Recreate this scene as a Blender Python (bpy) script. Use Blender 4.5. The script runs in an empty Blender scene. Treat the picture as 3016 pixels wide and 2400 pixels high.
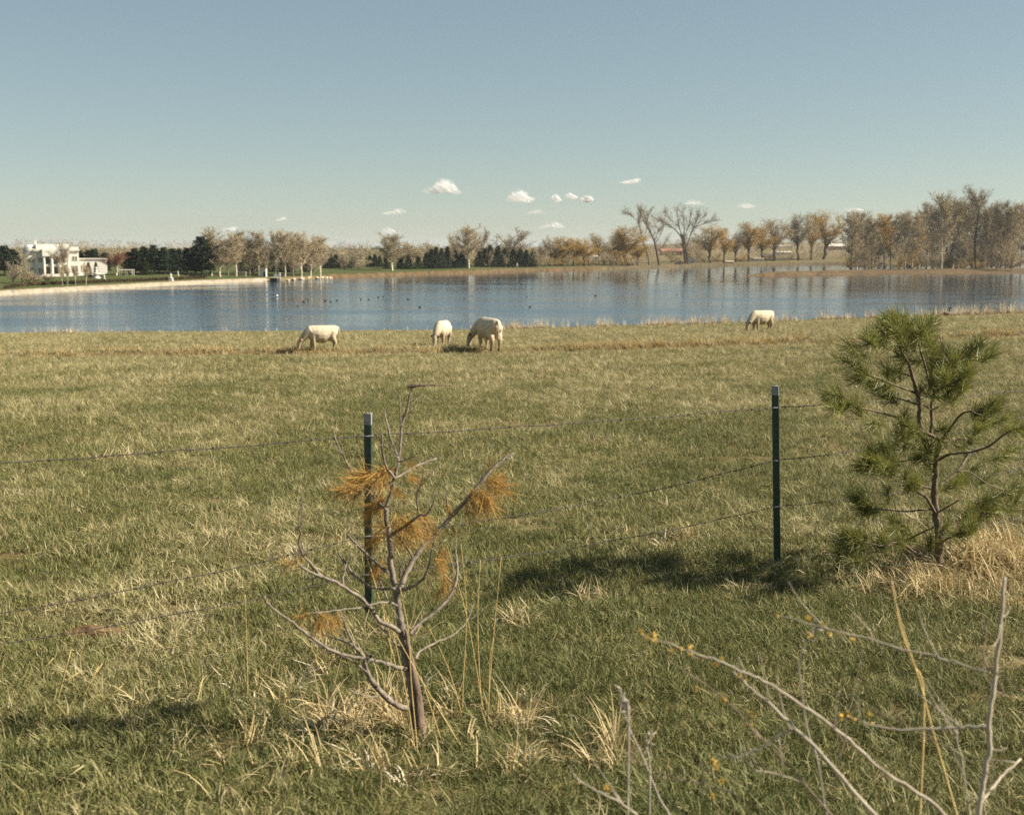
import bpy, bmesh, math, random
import numpy as np
from mathutils import Vector, Matrix, Euler, Quaternion

R = math.radians
scene = bpy.context.scene
COL = scene.collection
rng = np.random.default_rng(7)
random.seed(7)

# ------------------------------------------------------------------ camera, sky, sun, exposure
EYE = np.array([0.0, 0.0, 10.0])          # lake surface is z = 0
F, CX, CY, PITCH = 3476.0, 1508.0, 1200.0, math.atan(470.0 / 3476.0)
cam_d = bpy.data.cameras.new('camera')
cam = bpy.data.objects.new('camera', cam_d)
COL.objects.link(cam)
cam.location = EYE
cam.rotation_euler = (math.pi / 2 - PITCH, 0, 0)
cam_d.sensor_fit = 'HORIZONTAL'
cam_d.sensor_width = 36.0
cam_d.lens = 36.0 * F / 3016.0
cam_d.clip_start = 0.05
cam_d.clip_end = 60000.0
cam_d.dof.use_dof = True
cam_d.dof.focus_distance = 9.0
cam_d.dof.aperture_fstop = 4.0
scene.camera = cam

SUN_EL, SUN_AZ = R(35.5), R(91.0)        # azimuth clockwise from the view direction (+Y)
SUN_V = Vector((math.sin(SUN_AZ) * math.cos(SUN_EL), math.cos(SUN_AZ) * math.cos(SUN_EL), math.sin(SUN_EL)))
world = bpy.data.worlds.new('World')
scene.world = world
world.use_nodes = True
wn, wl = world.node_tree.nodes, world.node_tree.links
wn.clear()
w_out = wn.new('ShaderNodeOutputWorld')
w_bg = wn.new('ShaderNodeBackground')
w_sky = wn.new('ShaderNodeTexSky')
w_sky.sky_type = 'NISHITA'
w_sky.sun_disc = False
w_sky.sun_elevation = SUN_EL
w_sky.sun_rotation = SUN_AZ
w_sky.altitude = 1600
w_sky.air_density = 1.0
w_sky.dust_density = 1.0
w_sky.ozone_density = 3.5
w_tint = wn.new('ShaderNodeMix')
w_tint.data_type = 'RGBA'
w_tint.blend_type = 'MULTIPLY'
w_tint.inputs[0].default_value = 1.0
w_tint.inputs[7].default_value = (0.995, .99, 0.85, 1)      # the print's faded, slightly green sky
w_gam = wn.new('ShaderNodeGamma')
w_gam.inputs[1].default_value = 0.62                        # the print's low contrast
wl.new(w_sky.outputs[0], w_gam.inputs[0])
wl.new(w_gam.outputs[0], w_tint.inputs[6])
wl.new(w_tint.outputs[2], w_bg.inputs[0])
wl.new(w_bg.outputs[0], w_out.inputs[0])
w_bg.inputs[1].default_value = 0.0885

sun_d = bpy.data.lights.new('sun', 'SUN')
sun_d.energy = 5.0
sun_d.angle = R(0.5)
sun_d.color = (1.0, 0.90, 0.74)
sun = bpy.data.objects.new('sun', sun_d)
COL.objects.link(sun)
sun.rotation_euler = SUN_V.to_track_quat('Z', 'Y').to_euler()
sun.location = (30, -20, 60)

vs = scene.view_settings
vs.view_transform = 'Standard'
vs.look = 'None'
vs.gamma = 1.0
vs.use_curve_mapping = False
vs.exposure = 1.2
scene.cycles.transparent_max_bounces = 48
scene.cycles.max_bounces = 6
scene.cycles.use_denoising = False        # keeps the grass crisp; the remaining noise is finer than the print's grain

# ------------------------------------------------------------------ geometry of the view
_c, _s = math.cos(PITCH), math.sin(PITCH)


def ray(px, py):
    a, b = (px - CX) / F, (CY - py) / F
    return np.array([a, _c + b * _s, -_s + b * _c])


def at(px, py, Y):
    d = ray(px, py)
    return EYE + d * (Y / d[1])


def at_z(px, py, z):
    d = ray(px, py)
    return EYE + d * ((z - EYE[2]) / d[2])


def on(px, py, H, z0=1.5):
    """where the sight line through a photo pixel meets the height field H"""
    if H is FAR:                        # march along the sight line to the first hit
        d = ray(px, py); t = np.geomspace(150, 4000, 6000)
        P = EYE[None] + d[None] * t[:, None]
        hit = P[:, 2] < FAR(P[:, 0], P[:, 1])
        if hit.any():
            p = P[int(np.argmax(hit))].copy(); p[2] = float(FAR(p[0], p[1])); return p
    z = z0
    for _ in range(8):
        p = at_z(px, py, z)
        z = float(H(p[0], p[1]))
    return at_z(px, py, z)


def vnoise(x, y, seed=0):
    x = np.asarray(x, float); y = np.asarray(y, float)
    xi, yi = np.floor(x).astype(np.int64), np.floor(y).astype(np.int64)
    xf, yf = x - xi, y - yi
    xf, yf = xf * xf * (3 - 2 * xf), yf * yf * (3 - 2 * yf)

    def h(a, b):
        n = (a * 374761393 + b * 668265263 + seed * 974634361) & 0xffffffff
        n = ((n ^ (n >> 13)) * 1274126177) & 0xffffffff
        return ((n ^ (n >> 16)) & 0xffff) / 65535.0
    return (h(xi, yi) * (1 - xf) + h(xi + 1, yi) * xf) * (1 - yf) + (h(xi, yi + 1) * (1 - xf) + h(xi + 1, yi + 1) * xf) * yf


def fbm(x, y, seed=0, oct=3):
    v, a, t = 0, 1.0, 0
    for k in range(oct):
        v = v + a * vnoise(x * 2 ** k, y * 2 ** k, seed + k); t += a; a *= .5
    return v / t


# pasture: from the camera's feet down to the lake bank
CREST = 115.0
_hd = np.array([-60, -6, 0, 3, 5, 8, 14, 30, 60, 90, 115])
_hh = np.array([1.9, 1.7, 1.62, 1.86, 2.08, 2.25, 2.57, 3.42, 5.01, 6.6, 7.93])


def ditch(x):
    return 51.5 + 1.6 * (fbm(x * .07, x * 0 + 3.3, 5) - .5) * 2


def H(x, y):
    x = np.asarray(x, float); y = np.asarray(y, float)
    h = np.interp(y, _hd, _hh)
    k = np.clip((y - 6) / 40, 0, 1)
    h = h - k * (0.0195 * x + 0.0135 * (np.sqrt(x * x + 25) - 5))
    z = 10 - h
    z = z + (fbm(x * .9, y * .9, 11) - .5) * 0.10 + (fbm(x * .12, y * .12, 21) - .5) * .16 * np.clip(y / 20, 0, 1)
    dy = y - ditch(x)
    z = z - 0.30 * np.exp(-(dy / .9) ** 2) + .14 * np.exp(-((dy - 1.9) / 1.3) ** 2)
    e = y - (CREST + 3 * (fbm(x * .05, x * 0, 31) - .5))
    drop = np.where(e > 0, np.minimum(e * .75 + .12, 60), 0)
    z = np.where(e > 0, np.maximum(z - drop - .2, -1.6), z)
    return z


# far shore: waterline traced as azimuth -> ground distance
_shore_px = [(-420, 893), (-150, 880), (70, 866), (200, 858), (385, 848), (560, 838), (750, 830), (850, 826), (960, 820), (1150, 813), (1300, 808),
             (1400, 805), (1500, 800), (1750, 796), (1900, 790), (2040, 785), (2200, 782), (2400, 779), (3016, 777)]
_sa, _sr = [], []
for _x, _y in _shore_px:
    p = at_z(_x, _y, 0.0)
    _sa.append(math.atan2(p[0], p[1])); _sr.append(math.hypot(p[0], p[1]))
_sa = [-1.4, -.8] + _sa + [.8, 1.4]
_sr = [150, 175] + _sr + [700, 500]


def shoreR(a):
    return np.interp(a, _sa, _sr) + 2.2 * (fbm(np.asarray(a) * 140, np.asarray(a) * 0, 41) - .5)


_ls = np.array([-40, -4, 0, 1.2, 3.0, 8, 40, 80, 150, 300, 600, 1500, 3000, 9000, 30000])
_lz = np.array([-3, -.9, 0, .75, 1.0, 1.15, 1.7, 2.1, 2.4, 2.8, 4.2, 7.5, 9.0, 9.6, 9.9])
# the land behind the lake's right half climbs to a low yellow field
_lz2 = np.array([-3, -.9, 0, .5, .7, .9, 1.3, 1.8, 3.0, 6.2, 9.4, 15, 27, 40, 45])


def land(x, y):
    x = np.asarray(x, float); y = np.asarray(y, float)
    a = np.arctan2(x, y); s = np.hypot(x, y) - shoreR(a)
    k = np.clip((a - .05) / .12, 0, 1)
    z = np.interp(s, _ls, _lz) * (1 - k) + np.interp(s, _ls, _lz2) * k
    # a grassy rise in front of the pines
    z = z + 1.3 * np.exp(-((a + .275) / .05) ** 2) * np.exp(-((s - 60) / 35) ** 2)
    return z + (fbm(x * .03, y * .03, 51) - .5) * .6 * np.clip(s / 30, 0, 1)


FAR = land
SP_A0 = .196
_sp_px = [(2190, 812.5), (2350, 810.5), (2500, 808), (2700, 807), (2940, 805), (3016, 805)]
_spa = []; _spr = []
for _x, _y in _sp_px:
    p = at_z(_x, _y, 0.0); _spa.append(math.atan2(p[0], p[1])); _spr.append(math.hypot(p[0], p[1]))
_spa += [.8]; _spr += [430]


def spit_front(a):
    return np.interp(a, _spa, _spr) + 4 * (fbm(np.asarray(a) * 120, np.asarray(a) * 0, 61) - .5)


def spit_thick(a):
    return np.interp(a, [SP_A0 - .01, SP_A0, .24, .27, .33, .4, .8], [0, 3, 14, 30, 60, 80, 150])


def spit_h(x, y):
    a = math.atan2(x, y); t = (math.hypot(x, y) - float(spit_front(a))) / max(.1, float(spit_thick(a)))
    return 1.35 * math.sin(math.pi * min(1, max(0, t))) ** .6 if 0 < t < 1 else 0.0


# ------------------------------------------------------------------ tags and mesh helpers
def tag(o, label=None, cat=None, group=None, kind=None):
    if label: o['label'] = label
    if cat: o['category'] = cat
    if group: o['group'] = group
    if kind: o['kind'] = kind
    return o


def empty(name, loc, rz=0.0):
    o = bpy.data.objects.new(name, None)
    COL.objects.link(o)
    o.location = Vector([float(v) for v in loc]); o.rotation_euler = (0, 0, rz)
    o.empty_display_size = .2
    return o


def link(name, me, mat=None, parent=None, loc=None, smooth=False):
    if mat is not None and not me.materials:
        me.materials.append(mat)
    o = bpy.data.objects.new(name, me)
    COL.objects.link(o)
    if parent is not None: o.parent = parent
    if loc is not None: o.location = Vector([float(v) for v in loc])
    if smooth and len(me.polygons):
        me.polygons.foreach_set('use_smooth', [True] * len(me.polygons))
    return o


class MB:
    """collects verts and faces for ONE mesh"""
    def __init__(s): s.v = []; s.f = []; s.n = 0; s.tri_blocks = []

    def add(s, V, Fc):
        o = s.n
        s.v.append(np.asarray(V, float).reshape(-1, 3)); s.n += len(s.v[-1])
        s.f += [tuple(i + o for i in f) for f in Fc]

    def box(s, a, b):
        (x0, y0, z0), (x1, y1, z1) = a, b
        s.add([(x0, y0, z0), (x1, y0, z0), (x1, y1, z0), (x0, y1, z0), (x0, y0, z1), (x1, y0, z1), (x1, y1, z1), (x0, y1, z1)],
              [(3, 2, 1, 0), (4, 5, 6, 7), (0, 1, 5, 4), (1, 2, 6, 5), (2, 3, 7, 6), (3, 0, 4, 7)])

    def tube(s, P, r, n=6, cap=True, squash=None):
        P = np.asarray(P, float); m = len(P)
        r = np.broadcast_to(np.asarray(r, float), (m,))
        T = np.gradient(P, axis=0) if m > 2 else np.repeat((P[1:] - P[:1]), m, 0)
        T = T / (np.linalg.norm(T, axis=1)[:, None] + 1e-9)
        up = np.array([0, 0, 1.0]) if abs(T[0][2]) < .9 else np.array([1.0, 0, 0])
        V = []
        u = np.cross(T[0], up); u /= np.linalg.norm(u)
        for i in range(m):
            u = u - T[i] * np.dot(u, T[i]); u /= (np.linalg.norm(u) + 1e-9)
            w = np.cross(T[i], u)
            for k in range(n):
                a = 2 * math.pi * k / n
                V.append(P[i] + r[i] * (u * math.cos(a) + w * math.sin(a)))
        Fc = [(i * n + k, i * n + (k + 1) % n, (i + 1) * n + (k + 1) % n, (i + 1) * n + k) for i in range(m - 1) for k in range(n)]
        if cap:
            Fc += [tuple(range(n - 1, -1, -1)), tuple((m - 1) * n + k for k in range(n))]
        s.add(V, Fc)

    def lathe(s, prof, n=10, c=(0, 0, 0)):
        V = [(c[0] + r * math.cos(2 * math.pi * k / n), c[1] + r * math.sin(2 * math.pi * k / n), c[2] + z) for r, z in prof for k in range(n)]
        m = len(prof)
        Fc = [(i * n + k, i * n + (k + 1) % n, (i + 1) * n + (k + 1) % n, (i + 1) * n + k) for i in range(m - 1) for k in range(n)]
        Fc += [tuple(range(n - 1, -1, -1)), tuple((m - 1) * n + k for k in range(n))]
        s.add(V, Fc)

    def tris(s, V):
        """V: (N,3,3) loose triangles"""
        V = np.asarray(V, float); N = len(V)
        o = s.n
        s.v.append(V.reshape(-1, 3)); s.n += 3 * N
        s.tri_blocks.append(np.arange(3 * N).reshape(N, 3) + o)

    def mesh(s, name):
        me = bpy.data.meshes.new(name)
        V = np.concatenate(s.v) if s.v else np.zeros((0, 3))
        if s.tri_blocks and not s.f:
            T = np.concatenate(s.tri_blocks)
            me.vertices.add(len(V)); me.vertices.foreach_set('co', V.ravel())
            me.loops.add(T.size); me.loops.foreach_set('vertex_index', T.ravel().astype(np.int32))
            me.polygons.add(len(T)); me.polygons.foreach_set('loop_start', np.arange(0, T.size, 3, dtype=np.int32))
            me.update(calc_edges=True); me.validate()
        else:
            f = s.f + [tuple(int(i) for i in t) for b in s.tri_blocks for t in b]
            me.from_pydata(V.tolist(), [], f); me.update()
        return me

    def build(s, name, mat, parent=None, loc=None, smooth=False):
        return link(name, s.mesh(name), mat, parent, loc, smooth)


def grid_mesh(name, V):
    """V: (rows, cols, 3)"""
    r, c = V.shape[:2]
    me = bpy.data.meshes.new(name)
    i = np.arange(r * c).reshape(r, c)
    Q = np.stack([i[:-1, :-1], i[:-1, 1:], i[1:, 1:], i[1:, :-1]], -1).reshape(-1, 4)
    me.vertices.add(r * c); me.vertices.foreach_set('co', V.reshape(-1, 3).ravel())
    me.loops.add(Q.size); me.loops.foreach_set('vertex_index', Q.ravel().astype(np.int32))
    me.polygons.add(len(Q)); me.polygons.foreach_set('loop_start', np.arange(0, Q.size, 4, dtype=np.int32))
    me.polygons.foreach_set('use_smooth', np.ones(len(Q), bool))
    me.update(calc_edges=True)
    return me


def norm(v): return v / (np.linalg.norm(v, axis=-1, keepdims=True) + 1e-9)


def rdirs(n): return norm(rng.normal(size=(n, 3)))


def twig_tris(p, d, L, w):
    """thin tapering triangles from p along d"""
    n = norm(np.cross(d, rdirs(len(p))))
    w = np.broadcast_to(w, (len(p),))[:, None]; L = np.broadcast_to(L, (len(p),))[:, None]
    return np.stack([p - n * w / 2, p + n * w / 2, p + d * L], 1)


def smooth_poly(P, sub=4):
    """Catmull-Rom through points"""
    P = np.asarray(P, float)
    if len(P) < 3: return P
    Q = np.vstack([2 * P[0] - P[1], P, 2 * P[-1] - P[-2]])
    out = []
    for i in range(1, len(Q) - 2):
        for t in np.linspace(0, 1, sub, endpoint=False):
            a, b, c, d = Q[i - 1], Q[i], Q[i + 1], Q[i + 2]
            out.append(.5 * (2 * b + (c - a) * t + (2 * a - 5 * b + 4 * c - d) * t * t + (3 * b - a - 3 * c + d) * t ** 3))
    out.append(P[-1])
    return np.array(out)


# ------------------------------------------------------------------ materials
def ramp(nt, fac, stops):
    r = nt.nodes.new('ShaderNodeValToRGB')
    e = r.color_ramp.elements
    e[0].position, e[0].color = stops[0][0], (*stops[0][1], 1)
    e[1].position, e[1].color = stops[-1][0], (*stops[-1][1], 1)
    for p, c in stops[1:-1]:
        q = e.new(p); q.color = (*c, 1)
    nt.links.new(fac, r.inputs[0])
    return r.outputs[0]


def noise_node(nt, scale, detail=3, coord='Object', rough=.55, mapping=None):
    tc = nt.nodes.new('ShaderNodeTexCoord')
    n = nt.nodes.new('ShaderNodeTexNoise')
    n.inputs['Scale'].default_value = scale; n.inputs['Detail'].default_value = detail; n.inputs['Roughness'].default_value = rough
    if mapping:
        m = nt.nodes.new('ShaderNodeMapping'); m.inputs['Scale'].default_value = mapping
        nt.links.new(tc.outputs[coord], m.inputs[0]); nt.links.new(m.outputs[0], n.inputs[0])
    else:
        nt.links.new(tc.outputs[coord], n.inputs[0])
    return n.outputs[0]


def new_mat(name):
    m = bpy.data.materials.new(name); m.use_nodes = True
    nt = m.node_tree
    return m, nt, nt.nodes['Principled BSDF']


def mat(name, c1, c2=None, scale=8.0, rough=.85, spec=.25, bump=0.0, metallic=0.0, objvar=0.0, lo=.3, hi=.7, mapping=None, translucent=0.0):
    m, nt, b = new_mat(name)
    b.inputs['Roughness'].default_value = rough
    b.inputs['Specular IOR Level'].default_value = spec
    b.inputs['Metallic'].default_value = metallic
    if c2 is None: c2 = tuple(v * .7 for v in c1)
    n = noise_node(nt, scale, 4, mapping=mapping)
    col = ramp(nt, n, [(lo, c2), (hi, c1)])
    if objvar:
        oi = nt.nodes.new('ShaderNodeObjectInfo')
        hs = nt.nodes.new('ShaderNodeHueSaturation')
        mr = nt.nodes.new('ShaderNodeMapRange')
        mr.inputs[3].default_value = 1 - objvar; mr.inputs[4].default_value = 1 + objvar
        nt.links.new(oi.outputs['Random'], mr.inputs[0]); nt.links.new(mr.outputs[0], hs.inputs['Value'])
        nt.links.new(col, hs.inputs['Color']); col = hs.outputs[0]
    nt.links.new(col, b.inputs['Base Color'])
    if bump:
        bp = nt.nodes.new('ShaderNodeBump'); bp.inputs['Strength'].default_value = bump; bp.inputs['Distance'].default_value = .02
        nt.links.new(n, bp.inputs['Height']); nt.links.new(bp.outputs[0], b.inputs['Normal'])
    if translucent:
        t = nt.nodes.new('ShaderNodeBsdfTranslucent'); mx = nt.nodes.new('ShaderNodeMixShader')
        mx.inputs[0].default_value = translucent
        nt.links.new(col, t.inputs[0]); nt.links.new(b.outputs[0], mx.inputs[1]); nt.links.new(t.outputs[0], mx.inputs[2])
        nt.links.new(mx.outputs[0], nt.nodes['Material Output'].inputs[0])
    return m


def grass_mat(name, stops, patch=.6, amp=.5, trans=.25):
    m, nt, b = new_mat(name)
    b.inputs['Roughness'].default_value = .6
    b.inputs['Specular IOR Level'].default_value = .25
    at_ = nt.nodes.new('ShaderNodeAttribute'); at_.attribute_name = 'tone'
    oi = nt.nodes.new('ShaderNodeObjectInfo')
    n = nt.nodes.new('ShaderNodeTexNoise'); n.inputs['Scale'].default_value = patch; n.inputs['Detail'].default_value = 4
    n.inputs['Roughness'].default_value = .65
    nt.links.new(oi.outputs['Location'], n.inputs[0])
    m1 = nt.nodes.new('ShaderNodeMath'); m1.operation = 'MULTIPLY_ADD'; m1.inputs[1].default_value = amp; m1.inputs[2].default_value = -amp * .5
    nt.links.new(n.outputs[0], m1.inputs[0])
    m2 = nt.nodes.new('ShaderNodeMath'); m2.operation = 'MULTIPLY_ADD'; m2.inputs[1].default_value = .3; m2.inputs[2].default_value = -.15
    nt.links.new(oi.outputs['Random'], m2.inputs[0])
    m3 = nt.nodes.new('ShaderNodeMath'); m3.operation = 'ADD'
    m4 = nt.nodes.new('ShaderNodeMath'); m4.operation = 'ADD'
    nt.links.new(m1.outputs[0], m3.inputs[0]); nt.links.new(m2.outputs[0], m3.inputs[1])
    nt.links.new(m3.outputs[0], m4.inputs[0]); nt.links.new(at_.outputs['Fac'], m4.inputs[1])
    col = ramp(nt, m4.outputs[0], stops)
    nt.links.new(col, b.inputs['Base Color'])
    t = nt.nodes.new('ShaderNodeBsdfTranslucent'); mx = nt.nodes.new('ShaderNodeMixShader'); mx.inputs[0].default_value = trans
    nt.links.new(col, t.inputs[0]); nt.links.new(b.outputs[0], mx.inputs[1]); nt.links.new(t.outputs[0], mx.inputs[2])
    nt.links.new(mx.outputs[0], nt.nodes['Material Output'].inputs[0])
    return m


GREEN, OLIVE, STRAW, PALE = (.098, .115, .038), (.20, .19, .068), (.31, .27, .118), (.46, .40, .24)
M = {}
M['grass'] = grass_mat('pasture_grass', [(0, GREEN), (.42, OLIVE), (.72, STRAW), (1.0, PALE)])
M['straw'] = grass_mat('dry_straw', [(0, (.28, .20, .085)), (.5, (.44, .34, .165)), (1, (.60, .50, .30))], amp=.5)
M['ochre'] = grass_mat('ochre_grass', [(0, (.19, .12, .04)), (.5, (.33, .23, .085)), (1, (.48, .38, .19))], amp=.6)
M['reed'] = grass_mat('pale_reed', [(0, (.36, .27, .15)), (.5, (.52, .43, .29)), (1, (.68, .61, .47))], amp=.4)
M['soil'], _nt, _b = new_mat('pasture_ground')
_b.inputs['Roughness'].default_value = 1.0; _b.inputs['Specular IOR Level'].default_value = .05
_n1 = noise_node(_nt, .22, 5); _n2 = noise_node(_nt, 5.0, 5)
_mx = _nt.nodes.new('ShaderNodeMath'); _mx.operation = 'MULTIPLY_ADD'; _mx.inputs[1].default_value = .55
_nt.links.new(_n1, _mx.inputs[0])
_m5 = _nt.nodes.new('ShaderNodeMath'); _m5.operation = 'MULTIPLY'; _m5.inputs[1].default_value = .45
_nt.links.new(_n2, _m5.inputs[0]); _nt.links.new(_m5.outputs[0], _mx.inputs[2])
_nt.links.new(ramp(_nt, _mx.outputs[0], [(.33, (.075, .05, .026)), (.45, (.125, .09, .042)), (.55, (.17, .135, .065)), (.68, (.26, .21, .11))]), _b.inputs['Base Color'])
M['lawn'] = mat('lakeside_lawn', (.125, .15, .055), (.08, .10, .035), .05, 1, .05)
M['far_soil'], _nt, _b = new_mat('far_land')
_b.inputs['Roughness'].default_value = 1.0; _b.inputs['Specular IOR Level'].default_value = .03
_tc = _nt.nodes.new('ShaderNodeAttribute'); _tc.attribute_name = 'dry'
_nn = noise_node(_nt, .045, 5)
_ad = _nt.nodes.new('ShaderNodeMath'); _ad.operation = 'MULTIPLY_ADD'; _ad.inputs[1].default_value = .5; _nt.links.new(_nn, _ad.inputs[0])
_sb = _nt.nodes.new('ShaderNodeMath'); _sb.operation = 'SUBTRACT'; _sb.inputs[1].default_value = .25
_nt.links.new(_tc.outputs['Fac'], _sb.inputs[0]); _nt.links.new(_sb.outputs[0], _ad.inputs[2])
_nt.links.new(ramp(_nt, _ad.outputs[0], [(0, (.062, .078, .028)), (.3, (.10, .10, .042)), (.6, (.13, .105, .055)), (1, (.20, .16, .09))]), _b.inputs['Base Color'])
M['stone_bank'] = mat('pale_stone', (.34, .30, .235), (.21, .175, .125), .7, .95, .1)
M['mud'] = mat('red_mud', (.145, .098, .05), (.065, .047, .027), .5, 1, .1)
M['rock'] = mat('pale_rock', (.55, .47, .35), (.33, .27, .2), .9, .9, .2)
M['white'] = mat('white_paint', (.70, .67, .60), (.62, .59, .52), .8, .6, .3)
M['white2'] = mat('aged_white', (.62, .58, .50), (.50, .46, .39), 1.2, .7, .3)
M['pane'] = mat('dark_window_glass', (.035, .035, .035), (.02, .02, .022), 1, .12, .5)
M['greyroof'] = mat('grey_roof', (.20, .18, .16), (.13, .12, .11), 1.0, .9)
M['redwall'] = mat('red_wall', (.36, .17, .11), (.26, .12, .08), .4, .9)
M['dark'] = mat('dark_timber', (.035, .032, .03), (.02, .018, .016), 1, .8)
M['beige'] = mat('beige_wall', (.48, .40, .28), (.38, .31, .21), .6, .9)
M['pine'] = mat('pine_foliage', (.030, .048, .026), (.016, .028, .018), .5, .8, .15, objvar=.35)
M['pine_lit'] = mat('pine_foliage_lit', (.05, .07, .03), (.03, .045, .02), .5, .8, .15, objvar=.25)  # lighter copy of the pine colour: sunlight painted into two conifers
M['bark_dark'] = mat('dark_bark', (.085, .065, .048), (.045, .034, .026), 1.5, .95, .1, mapping=(1, 1, .25))
M['bark_grey'] = mat('grey_bark', (.24, .20, .155), (.13, .105, .08), 1.0, .95, .1)
M['bark_pale'] = mat('pale_bark', (.60, .53, .42), (.42, .36, .28), .8, .9, .1)
M['twig_tan'] = mat('tan_twigs', (.42, .345, .225), (.30, .24, .15), .3, .9, .1, objvar=.2)
M['twig_grey'] = mat('grey_twigs', (.36, .295, .215), (.25, .20, .145), .3, .9, .1, objvar=.2)
M['twig_gold'] = mat('golden_twigs', (.46, .315, .105), (.31, .205, .07), .3, .9, .1, objvar=.2)
M['twig_red'] = mat('russet_twigs', (.24, .105, .06), (.15, .065, .04), .3, .9, .1)
M['hedge'] = mat('brown_hedge', (.12, .085, .045), (.055, .05, .025), .4, .95, .1)
M['far_hill'] = mat('far_hill', (.13, .14, .14), (.10, .11, .115), .004, 1, 0)
M['coat'] = None

# ------------------------------------------------------------------ the setting: pasture, lake, far land
ys = np.concatenate([np.linspace(-60, -2, 14), np.geomspace(1, 50, 150) - 1.5, np.linspace(49, 55, 42)[1:], np.linspace(55.5, 111, 70), np.linspace(111.5, 124, 44)])
us = np.linspace(-1, 1, 161); us = np.sign(us) * np.abs(us) ** 1.25
X = us[None, :] * (9 + 1.25 * np.abs(ys)[:, None] + 40 * np.clip((ys[:, None] - 90) / 20, 0, 1)); Y = np.repeat(ys[:, None], len(us), 1)
tag(link('pasture', grid_mesh('pasture', np.stack([X, Y, H(X, Y)], -1)), M['soil']), kind='structure')

M['water'], _nt, _b = new_mat('lake_water')
_b.inputs['Base Color'].default_value = (.022, .048, .076, 1)
_b.inputs['Roughness'].default_value = .04
_b.inputs['IOR'].default_value = 1.333
_na = noise_node(_nt, 1.0, 3, mapping=(.55, .9, 1)); _nb = noise_node(_nt, 1.0, 2, mapping=(.02, .05, 1))
_mu = _nt.nodes.new('ShaderNodeMath'); _mu.operation = 'MULTIPLY'
_rm = _nt.nodes.new('ShaderNodeMapRange'); _rm.inputs[1].default_value = .35; _rm.inputs[2].default_value = .68; _rm.inputs[3].default_value = .35; _rm.inputs[4].default_value = 1.0
_nt.links.new(_nb, _rm.inputs[0]); _nt.links.new(_na, _mu.inputs[0]); _nt.links.new(_rm.outputs[0], _mu.inputs[1])
_rr = _nt.nodes.new('ShaderNodeMapRange'); _rr.inputs[1].default_value = .38; _rr.inputs[2].default_value = .6; _rr.inputs[3].default_value = .05; _rr.inputs[4].default_value = .17
_tc = _nt.nodes.new('ShaderNodeTexCoord'); _sx = _nt.nodes.new('ShaderNodeSeparateXYZ'); _nt.links.new(_tc.outputs['Object'], _sx.inputs[0])
_lee = _nt.nodes.new('ShaderNodeMapRange'); _lee.inputs[1].default_value = 215; _lee.inputs[2].default_value = 430; _lee.inputs[3].default_value = 1.0; _lee.inputs[4].default_value = .24
_ly = _nt.nodes.new('ShaderNodeMath'); _ly.operation = 'MULTIPLY_ADD'; _ly.inputs[1].default_value = .9
_nt.links.new(_sx.outputs['X'], _ly.inputs[0]); _nt.links.new(_sx.outputs['Y'], _ly.inputs[2]); _nt.links.new(_ly.outputs[0], _lee.inputs[0])
_rl = _nt.nodes.new('ShaderNodeMath'); _rl.operation = 'MULTIPLY'
_nt.links.new(_nb, _rr.inputs[0]); _nt.links.new(_rr.outputs[0], _rl.inputs[0]); _nt.links.new(_lee.outputs[0], _rl.inputs[1]); _nt.links.new(_rl.outputs[0], _b.inputs['Roughness'])
_bp = _nt.nodes.new('ShaderNodeBump'); _bp.inputs['Strength'].default_value = 1.0; _bp.inputs['Distance'].default_value = .14
_nt.links.new(_lee.outputs[0], _bp.inputs['Strength']); _nt.links.new(_mu.outputs[0], _bp.inputs['Height']); _nt.links.new(_bp.outputs[0], _b.inputs['Normal'])
az = np.linspace(-1.35, 1.35, 60)[None, :]; rr = np.array([60, 160, 300, 450, 600, 800, 1000.])[:, None]
V = np.stack([rr * np.sin(az), rr * np.cos(az), 0 * rr * az], -1)
tag(link('lake', grid_mesh('lake', V), M['water']), kind='structure')

az = np.concatenate([np.linspace(-1.4, -.5, 24)[:-1], np.linspace(-.5, .5, 420), np.linspace(.5, 1.4, 24)[1:]])
ss = np.concatenate([[-40, -4, -.5, .6, 1.2, 2, 3, 5, 8, 12, 17, 23, 30], np.geomspace(38, 13000, 46)])
A, S = np.meshgrid(az, ss)
RR = shoreR(A) + S
X, Y = RR * np.sin(A), RR * np.cos(A)
me = grid_mesh('far_land', np.stack([X, Y, land(X, Y)], -1))
dry = np.clip((A + .06) / .16, 0, 1) * .55 + np.clip((S - 120) / 200, 0, 1) * .35 + .08
dry = np.where(S < 4, .62, dry)
me.attributes.new('dry', 'FLOAT', 'POINT').data.foreach_set('value', dry.ravel().astype(np.float32))
tag(link('far_land', me, M['far_soil']), kind='structure')

A, T = np.meshgrid(np.linspace(SP_A0, .8, 240), np.linspace(-.15, 1.15, 15))
RR = spit_front(A) + T * spit_thick(A)
Z = np.where((T > 0) & (T < 1), 1.35 * np.abs(np.sin(math.pi * np.clip(T, 0, 1))) ** .6, -.6) * np.clip((A - SP_A0) / .02, .3, 1)
Z = Z + (fbm(RR * .1, A * 60, 71) - .5) * .5 * (Z > 0)
me = grid_mesh('spit', np.stack([RR * np.sin(A), RR * np.cos(A), Z], -1))
tag(link('spit', me, M['mud']), kind='structure')


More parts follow.
